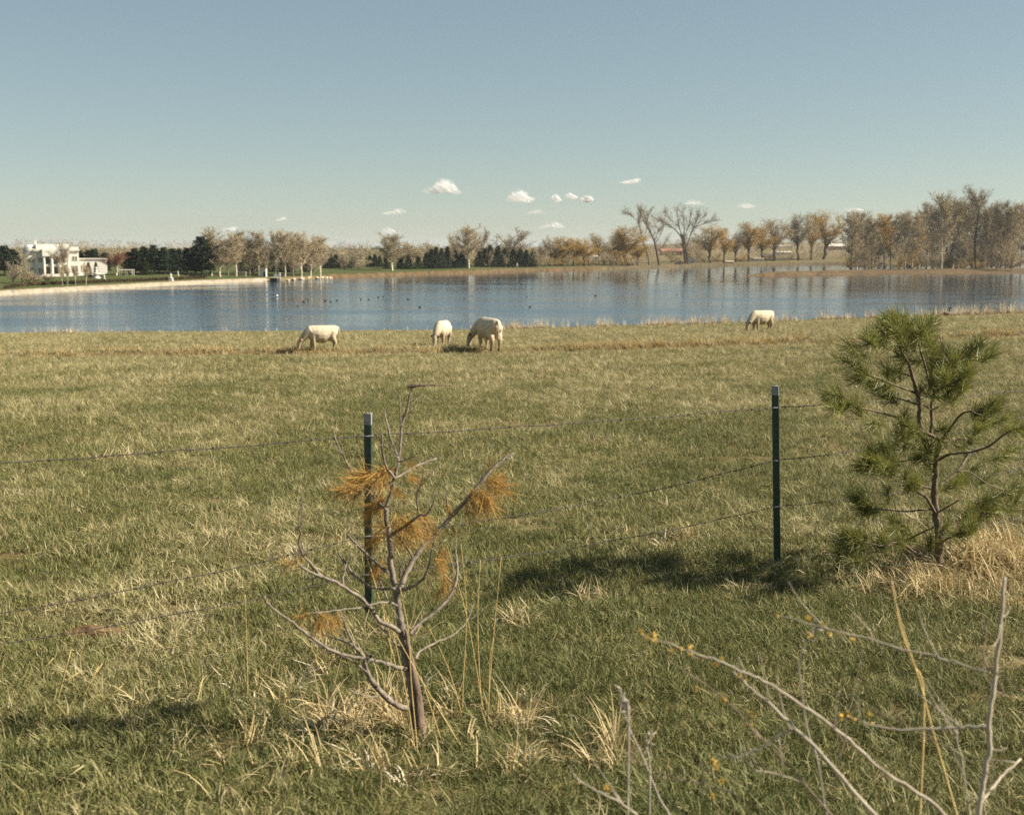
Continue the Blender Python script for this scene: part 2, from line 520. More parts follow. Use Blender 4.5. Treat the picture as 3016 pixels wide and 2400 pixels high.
def bank_strip(name, px0, px1, m, h0, h1, jit=.12):
    a0, a1 = math.atan2(px0 - CX, F), math.atan2(px1 - CX, F)
    a = np.linspace(a0, a1, int((a1 - a0) * 700) + 8); t = np.linspace(0, 1, 7)
    A, T = np.meshgrid(a, t)
    h = np.interp(A, [a0, a1], [h0, h1]) * np.clip(np.minimum(A - a0, a1 - A) / .004, .25, 1)
    prof = np.interp(T, [0, .15, .55, .8, 1], [-.5, .25, .92, 1, .7])
    RR = shoreR(A) + np.interp(T, [0, .6, 1], [-1.2, .9, 3.2])
    Z = h * prof + (fbm(RR * 1.1, A * 900, 81) - .5) * jit * 2 * h
    tag(link(name, grid_mesh(name, np.stack([RR * np.sin(A), RR * np.cos(A), Z], -1)), m), kind='structure')


bank_strip('stone_bank', -420, 800, M['stone_bank'], .95, 1.05, .14)
bank_strip('mud_bank', 955, 1780, M['mud'], 1.35, 1.1, .3)
M['dark_bank'] = mat('dark_bank', (.12, .095, .052), (.05, .04, .026), .6, 1, .1)
bank_strip('mud_bank', 1780, 2560, M['dark_bank'], 1.35, 1.3, .35)

# low hills far behind
for nm, px0, px1, y0, hpx, D in (('far_hills', -600, 1500, 742, 6, 9000), ('far_hills', 1350, 3600, 726, 26, 7000)):
    a = np.linspace(px0, px1, 90)
    rows = []
    prof = hpx * (.55 + .9 * (fbm(a * .004, a * 0, 91) - .3)) * np.clip(np.minimum(a - px0, px1 - a) / 500, 0, 1)
    for k, (f, back) in enumerate(((-.4, -400), (.3, -150), (.8, 0), (1, 300), (.6, 1200), (-.5, 2500))):
        rows.append([at(x, 736 - p * f, D) + np.array([0, back, 0]) for x, p in zip(a, prof)])
    tag(link(nm, grid_mesh(nm, np.array(rows)), M['far_hill']), kind='structure')

# thin air over the whole scene: far things pale a little
mh, nt, b = new_mat('haze')
nt.nodes.remove(b)
pv = nt.nodes.new('ShaderNodeVolumePrincipled')
pv.inputs['Color'].default_value = (.80, .86, .90, 1); pv.inputs['Density'].default_value = 7e-5; pv.inputs['Anisotropy'].default_value = 0.2
nt.links.new(pv.outputs[0], nt.nodes['Material Output'].inputs['Volume'])
b = MB(); b.box((-16000, -16000, -8), (16000, 16000, 75)); tag(b.build('haze', mh), kind='stuff')

# ------------------------------------------------------------------ clouds
m, nt, b = new_mat('cloud')
b.inputs['Base Color'].default_value = (.92, .90, .86, 1); b.inputs['Roughness'].default_value = 1; b.inputs['Specular IOR Level'].default_value = 0
lw = nt.nodes.new('ShaderNodeLayerWeight'); lw.inputs[0].default_value = .5
mr = nt.nodes.new('ShaderNodeMapRange'); mr.inputs[1].default_value = .72; mr.inputs[2].default_value = -.25; mr.inputs[3].default_value = 0; mr.inputs[4].default_value = 1
nt.links.new(lw.outputs['Facing'], mr.inputs[0])
oi = nt.nodes.new('ShaderNodeObjectInfo')
nz = noise_node(nt, .016, 4)
ml = nt.nodes.new('ShaderNodeMath'); ml.operation = 'MULTIPLY'; ml2 = nt.nodes.new('ShaderNodeMath'); ml2.operation = 'MULTIPLY'; ml2.use_clamp = True
mrn = nt.nodes.new('ShaderNodeMapRange'); mrn.inputs[1].default_value = .28; mrn.inputs[2].default_value = .66
nt.links.new(nz, mrn.inputs[0]); nt.links.new(mr.outputs[0], ml.inputs[0]); nt.links.new(mrn.outputs[0], ml.inputs[1])
sep = nt.nodes.new('ShaderNodeSeparateColor'); nt.links.new(oi.outputs['Color'], sep.inputs[0])
nt.links.new(ml.outputs[0], ml2.inputs[0]); nt.links.new(sep.outputs[0], ml2.inputs[1])
tr = nt.nodes.new('ShaderNodeBsdfTransparent'); mx = nt.nodes.new('ShaderNodeMixShader')
df = nt.nodes.new('ShaderNodeBsdfDiffuse'); df.inputs[0].default_value = (.93, .93, .94, 1)
tl = nt.nodes.new('ShaderNodeBsdfTranslucent'); tl.inputs[0].default_value = (.93, .93, .94, 1)
mxd = nt.nodes.new('ShaderNodeMixShader'); mxd.inputs[0].default_value = .45
nt.links.new(df.outputs[0], mxd.inputs[1]); nt.links.new(tl.outputs[0], mxd.inputs[2])
nt.links.new(ml2.outputs[0], mx.inputs[0]); nt.links.new(tr.outputs[0], mx.inputs[1]); nt.links.new(mxd.outputs[0], mx.inputs[2])
nt.links.new(mx.outputs[0], nt.nodes['Material Output'].inputs[0])
M['cloud'] = m
_ico = bmesh.new(); bmesh.ops.create_icosphere(_ico, subdivisions=3, radius=1.0)
IV = np.array([v.co[:] for v in _ico.verts]); IF = [tuple(v.index for v in f.verts) for f in _ico.faces]; _ico.free()
CD = 9000.0
clouds = [
    (1234, 1359, 524, 570, .95, 'largest white puffy cloud, alone left of the middle of the sky'),
    (1473, 1580, 556, 595, .75, 'wide white cloud just right of the largest cloud'),
    (1622, 1655, 570, 594, .7, 'leftmost small puff of the three in a row over the far shore'),
    (1664, 1702, 562, 586, .8, 'middle puff of the three small clouds in a row'),
    (1712, 1748, 562, 594, .55, 'rightmost puff of the three small clouds in a row'),
    (1820, 1896, 520, 540, .8, 'small flat cloud highest above the tall leaning trees'),
    (1120, 1205, 610, 631, .4, 'faint flat cloud low below the largest cloud'),
    (1580, 1672, 648, 672, .4, 'faint cloud low over the dark conifers'),
    (2000, 2085, 588, 604, .28, 'thin faint cloud above the big spreading bare tree'),
    (2160, 2240, 594, 612, .35, 'faint flat cloud above the row of willows'),
    (2480, 2552, 604, 624, .5, 'small white cloud touching the tops of the right hand grove'),
    (655, 700, 658, 682, .5, 'small cloud low over the tall pine at left'),
    (808, 852, 636, 650, .4, 'tiny flat cloud above the bare poplars at left'),
    (1535, 1615, 616, 630, .25, 'very faint streak of cloud below the middle clouds'),
    (1105, 1185, 668, 690, .4, 'faint cloud behind the lone bare tree left of the conifers'),
]
for k, (x0, x1, y0, y1, al, lab) in enumerate(clouds):
    mb = MB(); g = np.random.default_rng(100 + k)
    c = at((x0 + x1) / 2, y1, CD + 260 * k); sc = (CD + 260 * k) / F
    w, h = (x1 - x0) * sc, (y1 - y0) * sc
    for j in range(46):
        u = g.uniform(-1, 1) * g.uniform(.4, 1); tz = g.uniform(0, 1)
        top = (1 - u * u) ** .5 * (.55 + .45 * math.sin(3.1 * u + k + .6))
        r = h * g.uniform(.2, .36) * (1.1 - .55 * abs(u))
        ctr = np.array([u * w * .43, g.uniform(-.4, .4) * w, r * .6 + tz * max(0, h * top - 1.4 * r)])
        mb.add(IV * np.array([r * max(1.5, w / h * .42), r * 1.5, r]) + ctr, IF)
    o = mb.build('cloud', M['cloud'], None, c, smooth=True)
    o.color = (al * .5, al, al, 1)
    tag(o, lab, 'cloud', 'small clouds low in the sky')

# ------------------------------------------------------------------ far trees
def bezier(a, b, c, n=6):
    t = np.linspace(0, 1, n)[:, None]
    return (1 - t) ** 2 * a + 2 * t * (1 - t) * b + t * t * c


def bare_template(kind, seed):
    """bare deciduous tree, nominal height 20 m; returns (trunk mesh, crown mesh)"""
    global rng
    keep = rng; rng = np.random.default_rng(seed)
    Ht = 20.0
    P = {'spread': (.24, 7, 7.5, .62, 2000), 'poplar': (.86, 22, 3.3, .55, 1700), 'willow': (.32, 10, 6.6, .58, 2500), 'shrub': (.06, 9, 7.5, .5, 1500), 'round': (.40, 10, 6.0, .6, 1900)}[kind]
    tf, nl, rad, cz, nt_ = P
    tb, cb = MB(), MB()
    n = 7
    tp = np.zeros((n, 3)); tp[:, 2] = np.linspace(-.4, Ht * tf, n)
    tp[1:, :2] += np.cumsum(rng.normal(size=(n - 1, 2)) * (.20 if kind != 'poplar' else .12), 0)
    r0 = {'spread': .52, 'poplar': .30, 'willow': .50, 'shrub': .16, 'round': .38}[kind]
    tb.tube(tp, np.linspace(r0, r0 * (.75 if kind != 'poplar' else .2), n), 6)
    starts, dirs = [], []
    for i in range(nl):
        t = i / max(1, nl - 1)
        if kind == 'poplar':
            k = .2 + .78 * t; start = np.array([np.interp(k, np.linspace(0, 1, n), tp[:, j]) for j in range(3)])
            ang = i * 2.4; ln = Ht * (.30 - .17 * t)
            end = start + np.array([math.cos(ang) * rad * (.95 - .6 * t), math.sin(ang) * rad * (.95 - .6 * t), ln]) * rng.uniform(.75, 1.15)
            r1 = .07
        else:
            start = tp[-1] - np.array([0, 0, rng.uniform(0, .30) * Ht * tf])
            ang = i * 2.4 + rng.uniform(-.3, .3); el = R((18 if kind != 'shrub' else 0) + 62 * ((i * .618) % 1)); zc = cz if kind != 'shrub' else .25
            end = np.array([math.cos(ang) * math.cos(el) * rad, math.sin(ang) * math.cos(el) * rad, Ht * zc * .78 + math.sin(el) * (Ht * (1.0 - zc * .78))]) * rng.uniform(.84, 1.02)
            r1 = r0 * .42
        mid = (start + end) / 2 + np.array([0, 0, .10 * Ht if kind != 'poplar' else -.02 * Ht]) * rng.uniform(.2, 1) - np.array([end[0], end[1], 0]) * .12
        L = bezier(start, mid, end, 7)
        L[1:-1] += rng.normal(size=(5, 3)) * .18
        tb.tube(L, np.linspace(r1, r1 * .18, 7), 4)
        for j in range(2 if kind != 'shrub' else 0, 7):
            starts.append(L[j]); dirs.append(L[min(6, j + 1)] - L[max(0, j - 1)])
        ns = 5 if kind != 'poplar' else 2
        for _ in range(ns):
            k = rng.integers(1, 6); s0 = L[k]
            d = norm(norm(L[6] - L[0]) + rdirs(1)[0] * .85 + np.array([0, 0, .25])); ln = Ht * rng.uniform(.12, .26) * (1 if kind != 'poplar' else .5)
            Ls = bezier(s0, s0 + d * ln * .5 + rdirs(1)[0] * .3, s0 + d * ln + np.array([0, 0, ln * (.18 if kind != 'willow' else .02)]), 5)
            tb.tube(Ls, np.linspace(r1 * .42, .02, 5), 3, cap=False)
            for j in range(1, 5):
                starts.append(Ls[j]); dirs.append(Ls[min(4, j + 1)] - Ls[j - 1])
    starts, dirs = np.array(starts), norm(np.array(dirs))
    i = rng.integers(0, len(starts), nt_)
    up = {'spread': .3, 'poplar': .55, 'willow': -.15, 'shrub': .4, 'round': .25}[kind]
    d1 = norm(dirs[i] * .8 + rdirs(nt_) * .8 + np.array([0, 0, up]))
    L1 = rng.uniform(.9, 2.4, nt_) * (.7 if kind == 'poplar' else 1)
    p1 = starts[i] + rng.normal(size=(nt_, 3)) * .15
    cb.tris(twig_tris(p1, d1, L1, .085))
    i2 = rng.integers(0, nt_, nt_ * 2)
    p2 = p1[i2] + d1[i2] * (L1[i2] * rng.uniform(.3, 1, len(i2)))[:, None]
    d2 = norm(d1[i2] + rdirs(len(i2)) * .8 + np.array([0, 0, -.5 if kind == 'willow' else .15]))
    cb.tris(twig_tris(p2, d2, rng.uniform(.5, 1.5, len(i2)), .08))
    rng = keep
    tm, cm = tb.mesh('trunk'), cb.mesh('crown')
    co = np.empty(len(cm.vertices) * 3); cm.vertices.foreach_get('co', co); co = co.reshape(-1, 3)
    return tm, cm, np.percentile(co[:, 2], 99.3), np.percentile(np.abs(co[:, 0]), 95) * 2


def pine_template(kind, seed):
    global rng
    keep = rng; rng = np.random.default_rng(seed)
    Ht = 12.0
    tb, cb = MB(), MB()
    tp = np.zeros((6, 3)); tp[:, 2] = np.linspace(-.3, Ht * .96, 6); tp[1:, :2] += rng.normal(size=(5, 2)) * .08
    tb.tube(tp, np.linspace(.2, .03, 6), 6)
    nw = 15
    for wv in range(nw):
        t = wv / (nw - 1)
        z = Ht * ((.16 if kind == 'pine' else .05) + (.82 if kind == 'pine' else .93) * t)
        if kind == 'pine':
            rad = 2.7 * (math.sin(math.pi * min(1, .22 + .70 * t)) ** .7) * (1 - .25 * t) * rng.uniform(.75, 1.1)
        else:
            rad = 2.8 * (1 - t) ** .8 * rng.uniform(.85, 1.1) + .25
        nb = 7 if t < .8 else 5
        for k in range(nb):
            a = k * 2 * math.pi / nb + wv * 1.1 + rng.uniform(-.3, .3); r = rad * rng.uniform(.7, 1.12)
            rise = (.45 if kind == 'pine' else .05 - .25 * (1 - t)) * r
            end = np.array([math.cos(a) * r, math.sin(a) * r, z + rise * rng.uniform(.4, 1.2)]); st = np.array([0, 0, z])
            tb.tube([st, (st + end) / 2 - np.array([0, 0, .05]), end], [.05, .035, .012], 3, cap=False)
            nc = 22
            tt = rng.uniform(.28, 1.0, nc) ** .8
            c = st + (end - st) * tt[:, None] + rng.normal(size=(nc, 3)) * np.array([.26, .26, .2])
            dd = norm(norm(end - st) * .5 + rdirs(nc) * .9 + np.array([0, 0, .3]))
            cb.tris(twig_tris(c - dd * .2, dd, rng.uniform(.45, .85, nc), rng.uniform(.22, .42, nc)))
    rng = keep
    tm, cm = tb.mesh('trunk'), cb.mesh('crown')
    co = np.empty(len(cm.vertices) * 3); cm.vertices.foreach_get('co', co); co = co.reshape(-1, 3)
    return tm, cm, co[:, 2].max(), np.percentile(np.abs(co[:, 0]), 97) * 2


TEMPL = {}
for k_, (kd, n_) in enumerate((('spread', 3), ('poplar', 4), ('willow', 4), ('shrub', 3), ('round', 3))):
    TEMPL[kd] = [bare_template(kd, 200 + 10 * k_ + j) for j in range(n_)]
for k_, (kd, n_) in enumerate((('pine', 4), ('spruce', 3))):
    TEMPL[kd] = [pine_template(kd, 300 + 10 * k_ + j) for j in range(n_)]
_mesh_by = {}


def shared(me, m):
    k = (me.name, m.name)
    if k not in _mesh_by:
        c = me.copy(); c.materials.clear(); c.materials.append(m); _mesh_by[k] = c
    return _mesh_by[k]


TREES = []                    # (group key, px, object)
_tc = [0]
NAMES = {'spread': 'bare_tree', 'poplar': 'bare_tree', 'willow': 'willow_tree', 'shrub': 'bare_shrub', 'round': 'bare_tree', 'pine': 'pine_tree', 'spruce': 'conifer_tree'}


def far_tree(kind, px, base, top, wpx, crown, trunk, key, Hf=land, cat='tree', dry=None):
    p = on(px, base, Hf)
    z_top = at(px, top, p[1])[2]
    i = _tc[0]; _tc[0] += 1
    T = TEMPL[kind][i % len(TEMPL[kind])]
    g = np.random.default_rng(900 + i)
    sz = (z_top - p[2] + .1) / T[2]
    sx = (wpx * p[1] / F) / T[3] * {'willow': 1.45, 'round': 1.3, 'poplar': 1.25, 'shrub': 1.2, 'pine': 1.15}.get(kind, 1.05)
    o = empty(NAMES[kind], (p[0], p[1], p[2] - .1), g.uniform(0, 6.28))
    o.scale = (sx, sx, sz)
    link('trunk', shared(T[0], M[trunk]), None, o)
    link('crown', shared(T[1], M[crown]), None, o)
    tag(o, None, cat)
    TREES.append((key, px, o))
    return o


def z1(u, v): return 60 + u / 3.08, 640 + v / 3.08
def z2(u, v): return 700 + u / 3.08, 640 + v / 3.08
def z3(u, v): return 1300 + u / 3.08, 620 + v / 3.08
def z4(u, v): return 1800 + u / 3.593, 560 + v / 3.593
def z5(u, v): return 2350 + u / 3.534, 520 + v / 3.534


def put(zf, sc, rows, key, **kw):
    for (kind, u, vb, vt, w, crown, trunk) in rows:
        x, b = zf(u, vb); _, t = zf(u, vt)
        far_tree(kind, x, b, t, w / sc, crown, trunk, key, **kw)


P_, PL, BD = 'pine', 'pine_lit', 'bark_dark'
put(z1, 3.08, [('pine', 545, 512, 290, 85, P_, BD), ('pine', 625, 512, 293, 80, P_, BD), ('pine', 680, 514, 280, 90, P_, BD), ('pine', 770, 515, 313, 100, P_, BD),
               ('pine', 205, 508, 262, 90, P_, BD), ('pine', -60, 512, 285, 110, P_, BD), ('pine', -140, 520, 250, 120, P_, BD)], 'pine_mansion')
put(z1, 3.08, [('round', 385, 545, 228, 130, 'twig_grey', 'bark_grey')], 'bare_roof')
put(z1, 3.08, [('round', 870, 528, 318, 165, 'twig_red', 'bark_pale')], 'red')
put(z1, 3.08, [('pine', 985, 518, 310, 95, P_, BD), ('pine', 1045, 520, 276, 95, P_, BD), ('pine', 1125, 516, 255, 105, P_, BD), ('pine', 1215, 517, 240, 110, P_, BD),
               ('pine', 1310, 520, 268, 100, P_, BD), ('pine', 1385, 520, 280, 100, P_, BD), ('pine', 1450, 521, 275, 85, P_, BD), ('pine', 1515, 521, 268, 95, P_, BD), ('pine', 1085, 512, 300, 110, P_, BD), ('pine', 1260, 512, 300, 110, P_, BD),
               ('pine', 1590, 528, 250, 120, P_, BD), ('pine', 1645, 533, 158, 150, P_, BD), ('pine', 1720, 530, 192, 120, P_, BD)], 'pine_lawn')
put(z1, 3.08, [('spruce', 1140, 524, 395, 100, PL, 'bark_grey')], 'pine_small')
put(z1, 3.08, [('poplar', 1735, 532, 95, 130, 'twig_tan', 'bark_pale'), ('poplar', 1812, 540, 205, 150, 'twig_tan', 'bark_pale'), ('poplar', 1885, 530, 190, 120, 'twig_tan', 'bark_grey'), ('poplar', 1957, 536, 150, 130, 'twig_tan', 'bark_pale')], 'poplar_a')
put(z1, 3.08, [('round', 384, 622, 400, 50, 'twig_tan', 'bark_pale'), ('round', 432, 618, 430, 40, 'twig_tan', 'bark_pale'), ('round', 500, 615, 440, 45, 'twig_tan', 'bark_pale'), ('round', 596, 612, 410, 60, 'twig_tan', 'bark_pale')], 'young')
put(z1, 3.08, [('spruce', 690, 545, 400, 50, 'hedge', BD), ('spruce', 622, 545, 405, 55, 'hedge', BD)], 'column', cat='tree')
put(z1, 3.08, [('shrub', 60, 605, 330, 130, 'twig_tan', 'bark_grey'), ('shrub', 130, 600, 490, 120, 'twig_grey', 'bark_dark'), ('shrub', 240, 590, 478, 90, 'hedge', 'bark_dark'), ('shrub', 20, 590, 440, 130, 'twig_tan', 'bark_dark'), ('shrub', -60, 600, 400, 130, 'twig_grey', 'bark_dark')], 'mansion_shrub', cat='shrub')
put(z2, 3.08, [('poplar', 10, 522, 130, 130, 'twig_tan', 'bark_pale'), ('poplar', 110, 530, 180, 110, 'twig_tan', 'bark_grey'), ('poplar', 190, 532, 128, 130, 'twig_tan', 'bark_pale'), ('poplar', 342, 525, 125, 110, 'twig_tan', 'bark_pale'),
               ('poplar', 430, 540, 118, 115, 'twig_tan', 'bark_pale'), ('poplar', 503, 542, 150, 110, 'twig_tan', 'bark_grey'), ('poplar', 577, 545, 138, 125, 'twig_tan', 'bark_pale'), ('poplar', 660, 545, 195, 140, 'twig_tan', 'bark_pale'), ('poplar', 745, 546, 168, 150, 'twig_tan', 'bark_pale')], 'poplar_dock')
put(z2, 3.08, [('shrub', 250, 520, 330, 190, 'twig_tan', 'bark_grey'), ('shrub', 140, 515, 350, 150, 'twig_tan', 'bark_grey'), ('shrub', 500, 505, 340, 150, 'twig_tan', 'bark_grey'), ('shrub', 690, 500, 300, 170, 'twig_tan', 'bark_grey')], 'low_dock', cat='shrub')
put(z2, 3.08, [('spruce', 40, 500, 330, 60, P_, BD), ('spruce', 155, 498, 308, 100, P_, BD), ('spruce', 312, 495, 308, 70, P_, BD), ('spruce', 420, 500, 340, 110, P_, BD), ('spruce', 480, 500, 400, 80, P_, BD), ('spruce', 615, 498, 355, 80, P_, BD)], 'conifer_dock')
put(z2, 3.08, [('spruce', 795, 466, 345, 75, P_, BD), ('spruce', 845, 466, 330, 80, P_, BD), ('spruce', 892, 464, 332, 80, P_, BD), ('spruce', 945, 464, 370, 75, P_, BD), ('spruce', 1030, 463, 358, 60, P_, BD)], 'conifer_b')
put(z2, 3.08, [('shrub', 975, 475, 372, 130, 'twig_tan', 'bark_grey'), ('shrub', 1100, 465, 345, 150, 'twig_tan', 'bark_grey'), ('shrub', 1050, 470, 250, 110, 'twig_grey', 'bark_grey')], 'low_b', cat='shrub')
put(z2, 3.08, [('spruce', 1200, 452, 345, 70, P_, BD), ('spruce', 1245, 452, 330, 70, P_, BD), ('spruce', 1292, 452, 345, 60, P_, BD), ('spruce', 1350, 464, 303, 60, P_, BD)], 'conifer_c')
put(z2, 3.08, [('poplar', 1402, 485, 148, 180, 'twig_tan', 'bark_pale'), ('round', 1480, 470, 262, 130, 'twig_tan', 'bark_grey'), ('round', 1580, 468, 225, 120, 'twig_tan', 'bark_pale'), ('round', 1650, 462, 260, 100, 'twig_tan', 'bark_grey'), ('round', 1755, 458, 230, 120, 'twig_tan', 'bark_grey')], 'bare_c')
put(z2, 3.08, [('spruce', 1480, 470, 345, 75, P_, BD), ('spruce', 1550, 472, 338, 75, P_, BD), ('spruce', 1640, 470, 352, 85, PL, BD), ('spruce', 1715, 468, 318, 80, P_, BD), ('spruce', 1762, 468, 288, 80, P_, BD), ('spruce', 1803, 466, 262, 80, P_, BD), ('spruce', 1852, 466, 278, 80, P_, BD), ('spruce', 1902, 466, 262, 80, P_, BD), ('spruce', 1980, 463, 300, 85, P_, BD), ('spruce', 2050, 460, 292, 90, P_, BD)], 'conifer_d')
put(z2, 3.08, [('poplar', 1922, 465, 262, 70, 'twig_tan', 'bark_pale')], 'bare_d')
put(z3, 3.08, [('poplar', 246, 525, 138, 170, 'twig_tan', 'bark_pale')], 'bare_tall')
put(z3, 3.08, [('spread', 130, 505, 195, 170, 'twig_tan', 'bark_grey'), ('spread', 365, 505, 172, 170, 'twig_tan', 'bark_grey')], 'bare_e')
put(z3, 3.08, [('spruce', 120, 512, 358, 90, P_, BD), ('spruce', 185, 512, 372, 80, P_, BD), ('spruce', 340, 514, 365, 90, P_, BD), ('spruce', 395, 514, 338, 95, P_, BD), ('spruce', 445, 514, 312, 95, P_, BD), ('spruce', 512, 514, 318, 95, P_, BD), ('spruce', 575, 514, 340, 90, P_, BD),
               ('spruce', 650, 514, 345, 95, P_, BD), ('spruce', 715, 514, 342, 95, P_, BD), ('spruce', 770, 514, 352, 90, P_, BD), ('spruce', 830, 510, 340, 70, P_, BD)], 'conifer_e')
put(z3, 3.08, [('spread', 645, 505, 172, 330, 'twig_grey', 'bark_grey')], 'bare_spread')
put(z3, 3.08, [('shrub', 580, 516, 395, 70, 'twig_tan', 'bark_pale'), ('shrub', 430, 516, 370, 80, 'twig_tan', 'bark_grey')], 'low_e', cat='shrub')
put(z3, 3.08, [('round', 905, 512, 308, 110, 'twig_grey', 'bark_grey'), ('shrub', 880, 514, 340, 120, 'twig_tan', 'bark_grey'), ('shrub', 950, 512, 350, 120, 'twig_tan', 'bark_grey'), ('round', 975, 505, 235, 110, 'twig_grey', 'bark_dark')], 'bare_f')
W_, G_ = 'twig_gold', 'bark_dark'
put(z3, 3.08, [('willow', 1030, 503, 310, 130, W_, G_), ('willow', 1093, 503, 238, 130, W_, G_), ('willow', 1195, 503, 250, 140, W_, G_), ('willow', 1290, 503, 255, 150, W_, G_)], 'willow_a')
put(z3, 3.08, [('round', 1430, 500, 210, 140, 'twig_tan', 'bark_grey'), ('shrub', 1480, 498, 330, 120, 'twig_tan', 'bark_grey')], 'bare_g')
put(z3, 3.08, [('willow', 1672, 498, 145, 240, W_, G_)], 'willow_big')
put(z3, 3.08, [('willow', 1590, 497, 300, 130, W_, G_), ('willow', 1780, 498, 310, 130, W_, G_)], 'willow_b')
put(z4, 3.593, [('shrub', 915, 778, 545, 130, 'twig_tan', 'bark_grey'), ('shrub', 840, 770, 500, 150, 'twig_tan', 'bark_grey'), ('shrub', 640, 772, 560, 150, 'twig_tan', 'bark_grey')], 'low_big', cat='shrub')
put(z4, 3.593, [('willow', 1045, 770, 375, 230, W_, G_), ('willow', 1190, 768, 440, 140, W_, G_), ('willow', 1320, 760, 445, 150, 'twig_grey', G_), ('willow', 1455, 758, 345, 190, W_, G_), ('willow', 1590, 755, 375, 160, W_, G_), ('willow', 1722, 752, 312, 250, 'twig_tan', G_),
                ('willow', 1977, 745, 252, 210, 'twig_tan', G_), ('willow', 2115, 742, 300, 130, W_, G_)], 'willow_row')
put(z5, 3.534, [('willow', 275, 866, 365, 260, W_, G_)], 'willow_row')
put(z4, 3.593, [('shrub', u, 772 - (u - 900) * .022, vt, w, c, 'bark_dark') for u, vt, w, c in [(985, 680, 120, 'twig_tan'), (1110, 670, 120, 'twig_gold'), (1385, 670, 130, 'twig_gold'), (1650, 665, 120, 'twig_tan'), (1880, 650, 150, 'twig_tan')]], 'brush_row', cat='shrub')
put(z3, 3.08, [('shrub', u, 505, vt, w, c, 'bark_dark') for u, vt, w, c in [(1050, 380, 130, 'twig_gold'), (1145, 370, 140, 'twig_tan'), (1245, 370, 140, 'twig_gold'), (1345, 390, 130, 'twig_tan'), (1540, 380, 150, 'twig_tan'), (1640, 380, 140, 'twig_gold'), (1735, 385, 140, 'twig_tan')]], 'brush_mid', cat='shrub')
g5 = np.random.default_rng(55)
rows = []
for (u, vt, w, c) in [(560, 365, 170, 'twig_tan'), (612, 370, 150, 'twig_gold'), (700, 398, 150, 'twig_tan'), (768, 425, 140, 'twig_tan'), (835, 398, 150, 'twig_gold'), (900, 398, 150, 'twig_gold'), (965, 420, 150, 'twig_tan'), (1060, 378, 160, 'twig_tan'), (1112, 365, 150, 'twig_tan'),
                      (1185, 398, 160, 'twig_tan'), (1250, 360, 150, 'twig_tan'), (1345, 275, 170, 'twig_tan'), (1395, 385, 160, 'twig_tan'), (1490, 175, 190, 'twig_tan'), (1550, 205, 160, 'twig_tan'), (1610, 265, 150, 'twig_tan'), (1665, 240, 150, 'twig_tan'), (1740, 235, 150, 'twig_tan'), (1815, 145, 170, 'twig_tan'),
                      (1940, 320, 150, 'twig_tan'), (2010, 285, 160, 'twig_grey'), (2085, 262, 170, 'twig_grey'), (2160, 300, 160, 'twig_tan'), (2240, 280, 170, 'twig_tan'), (2320, 310, 170, 'twig_grey')]:
    rows.append(('poplar', u, 962 + g5.uniform(-16, 14), vt, w, c, 'bark_pale' if g5.uniform() < .7 else 'bark_grey'))
put(z5, 3.534, rows, 'grove', Hf=spit_h)
put(z5, 3.534, [('shrub', u, 968 + g5.uniform(-14, 8), vt, w, c, 'bark_grey') for u, vt, w, c in
                [(570, 640, 170, 'twig_tan'), (680, 600, 200, 'twig_tan'), (800, 610, 190, 'twig_tan'), (1070, 620, 170, 'twig_tan'), (1200, 560, 190, 'twig_gold'), (1290, 690, 180, 'twig_tan'), (1420, 640, 200, 'twig_tan'),
                 (1530, 660, 180, 'twig_tan'), (1690, 600, 210, 'twig_tan'), (1800, 620, 200, 'twig_tan'), (1910, 600, 220, 'twig_grey'), (2020, 600, 200, 'twig_tan'), (2110, 560, 200, 'twig_tan'), (2220, 620, 220, 'twig_tan')]], 'grove_shrub', Hf=spit_h, cat='shrub')
put(z5, 3.534, [('shrub', u, 972 + g5.uniform(-12, 4), g5.uniform(790, 860), 150, ('twig_tan', 'twig_grey', 'twig_gold')[int(u) % 3], 'bark_dark') for u in (545, 640, 740, 850, 1040, 1160, 1240, 1330, 1460, 1580, 1730, 1850, 1960, 2070, 2170)], 'grove_low', Hf=spit_h, cat='shrub')
put(z5, 3.534, [('spruce', 1600, 950, 690, 105, P_, BD)], 'grove_conifer', Hf=spit_h)
put(z5, 3.534, [('shrub', 1510, 948, 868, 130, P_, BD), ('shrub', 1620, 946, 878, 110, P_, BD), ('shrub', 1140, 955, 880, 80, P_, BD), ('shrub', 905, 972, 890, 60, 'hedge', BD)], 'grove_dark', Hf=spit_h, cat='shrub')

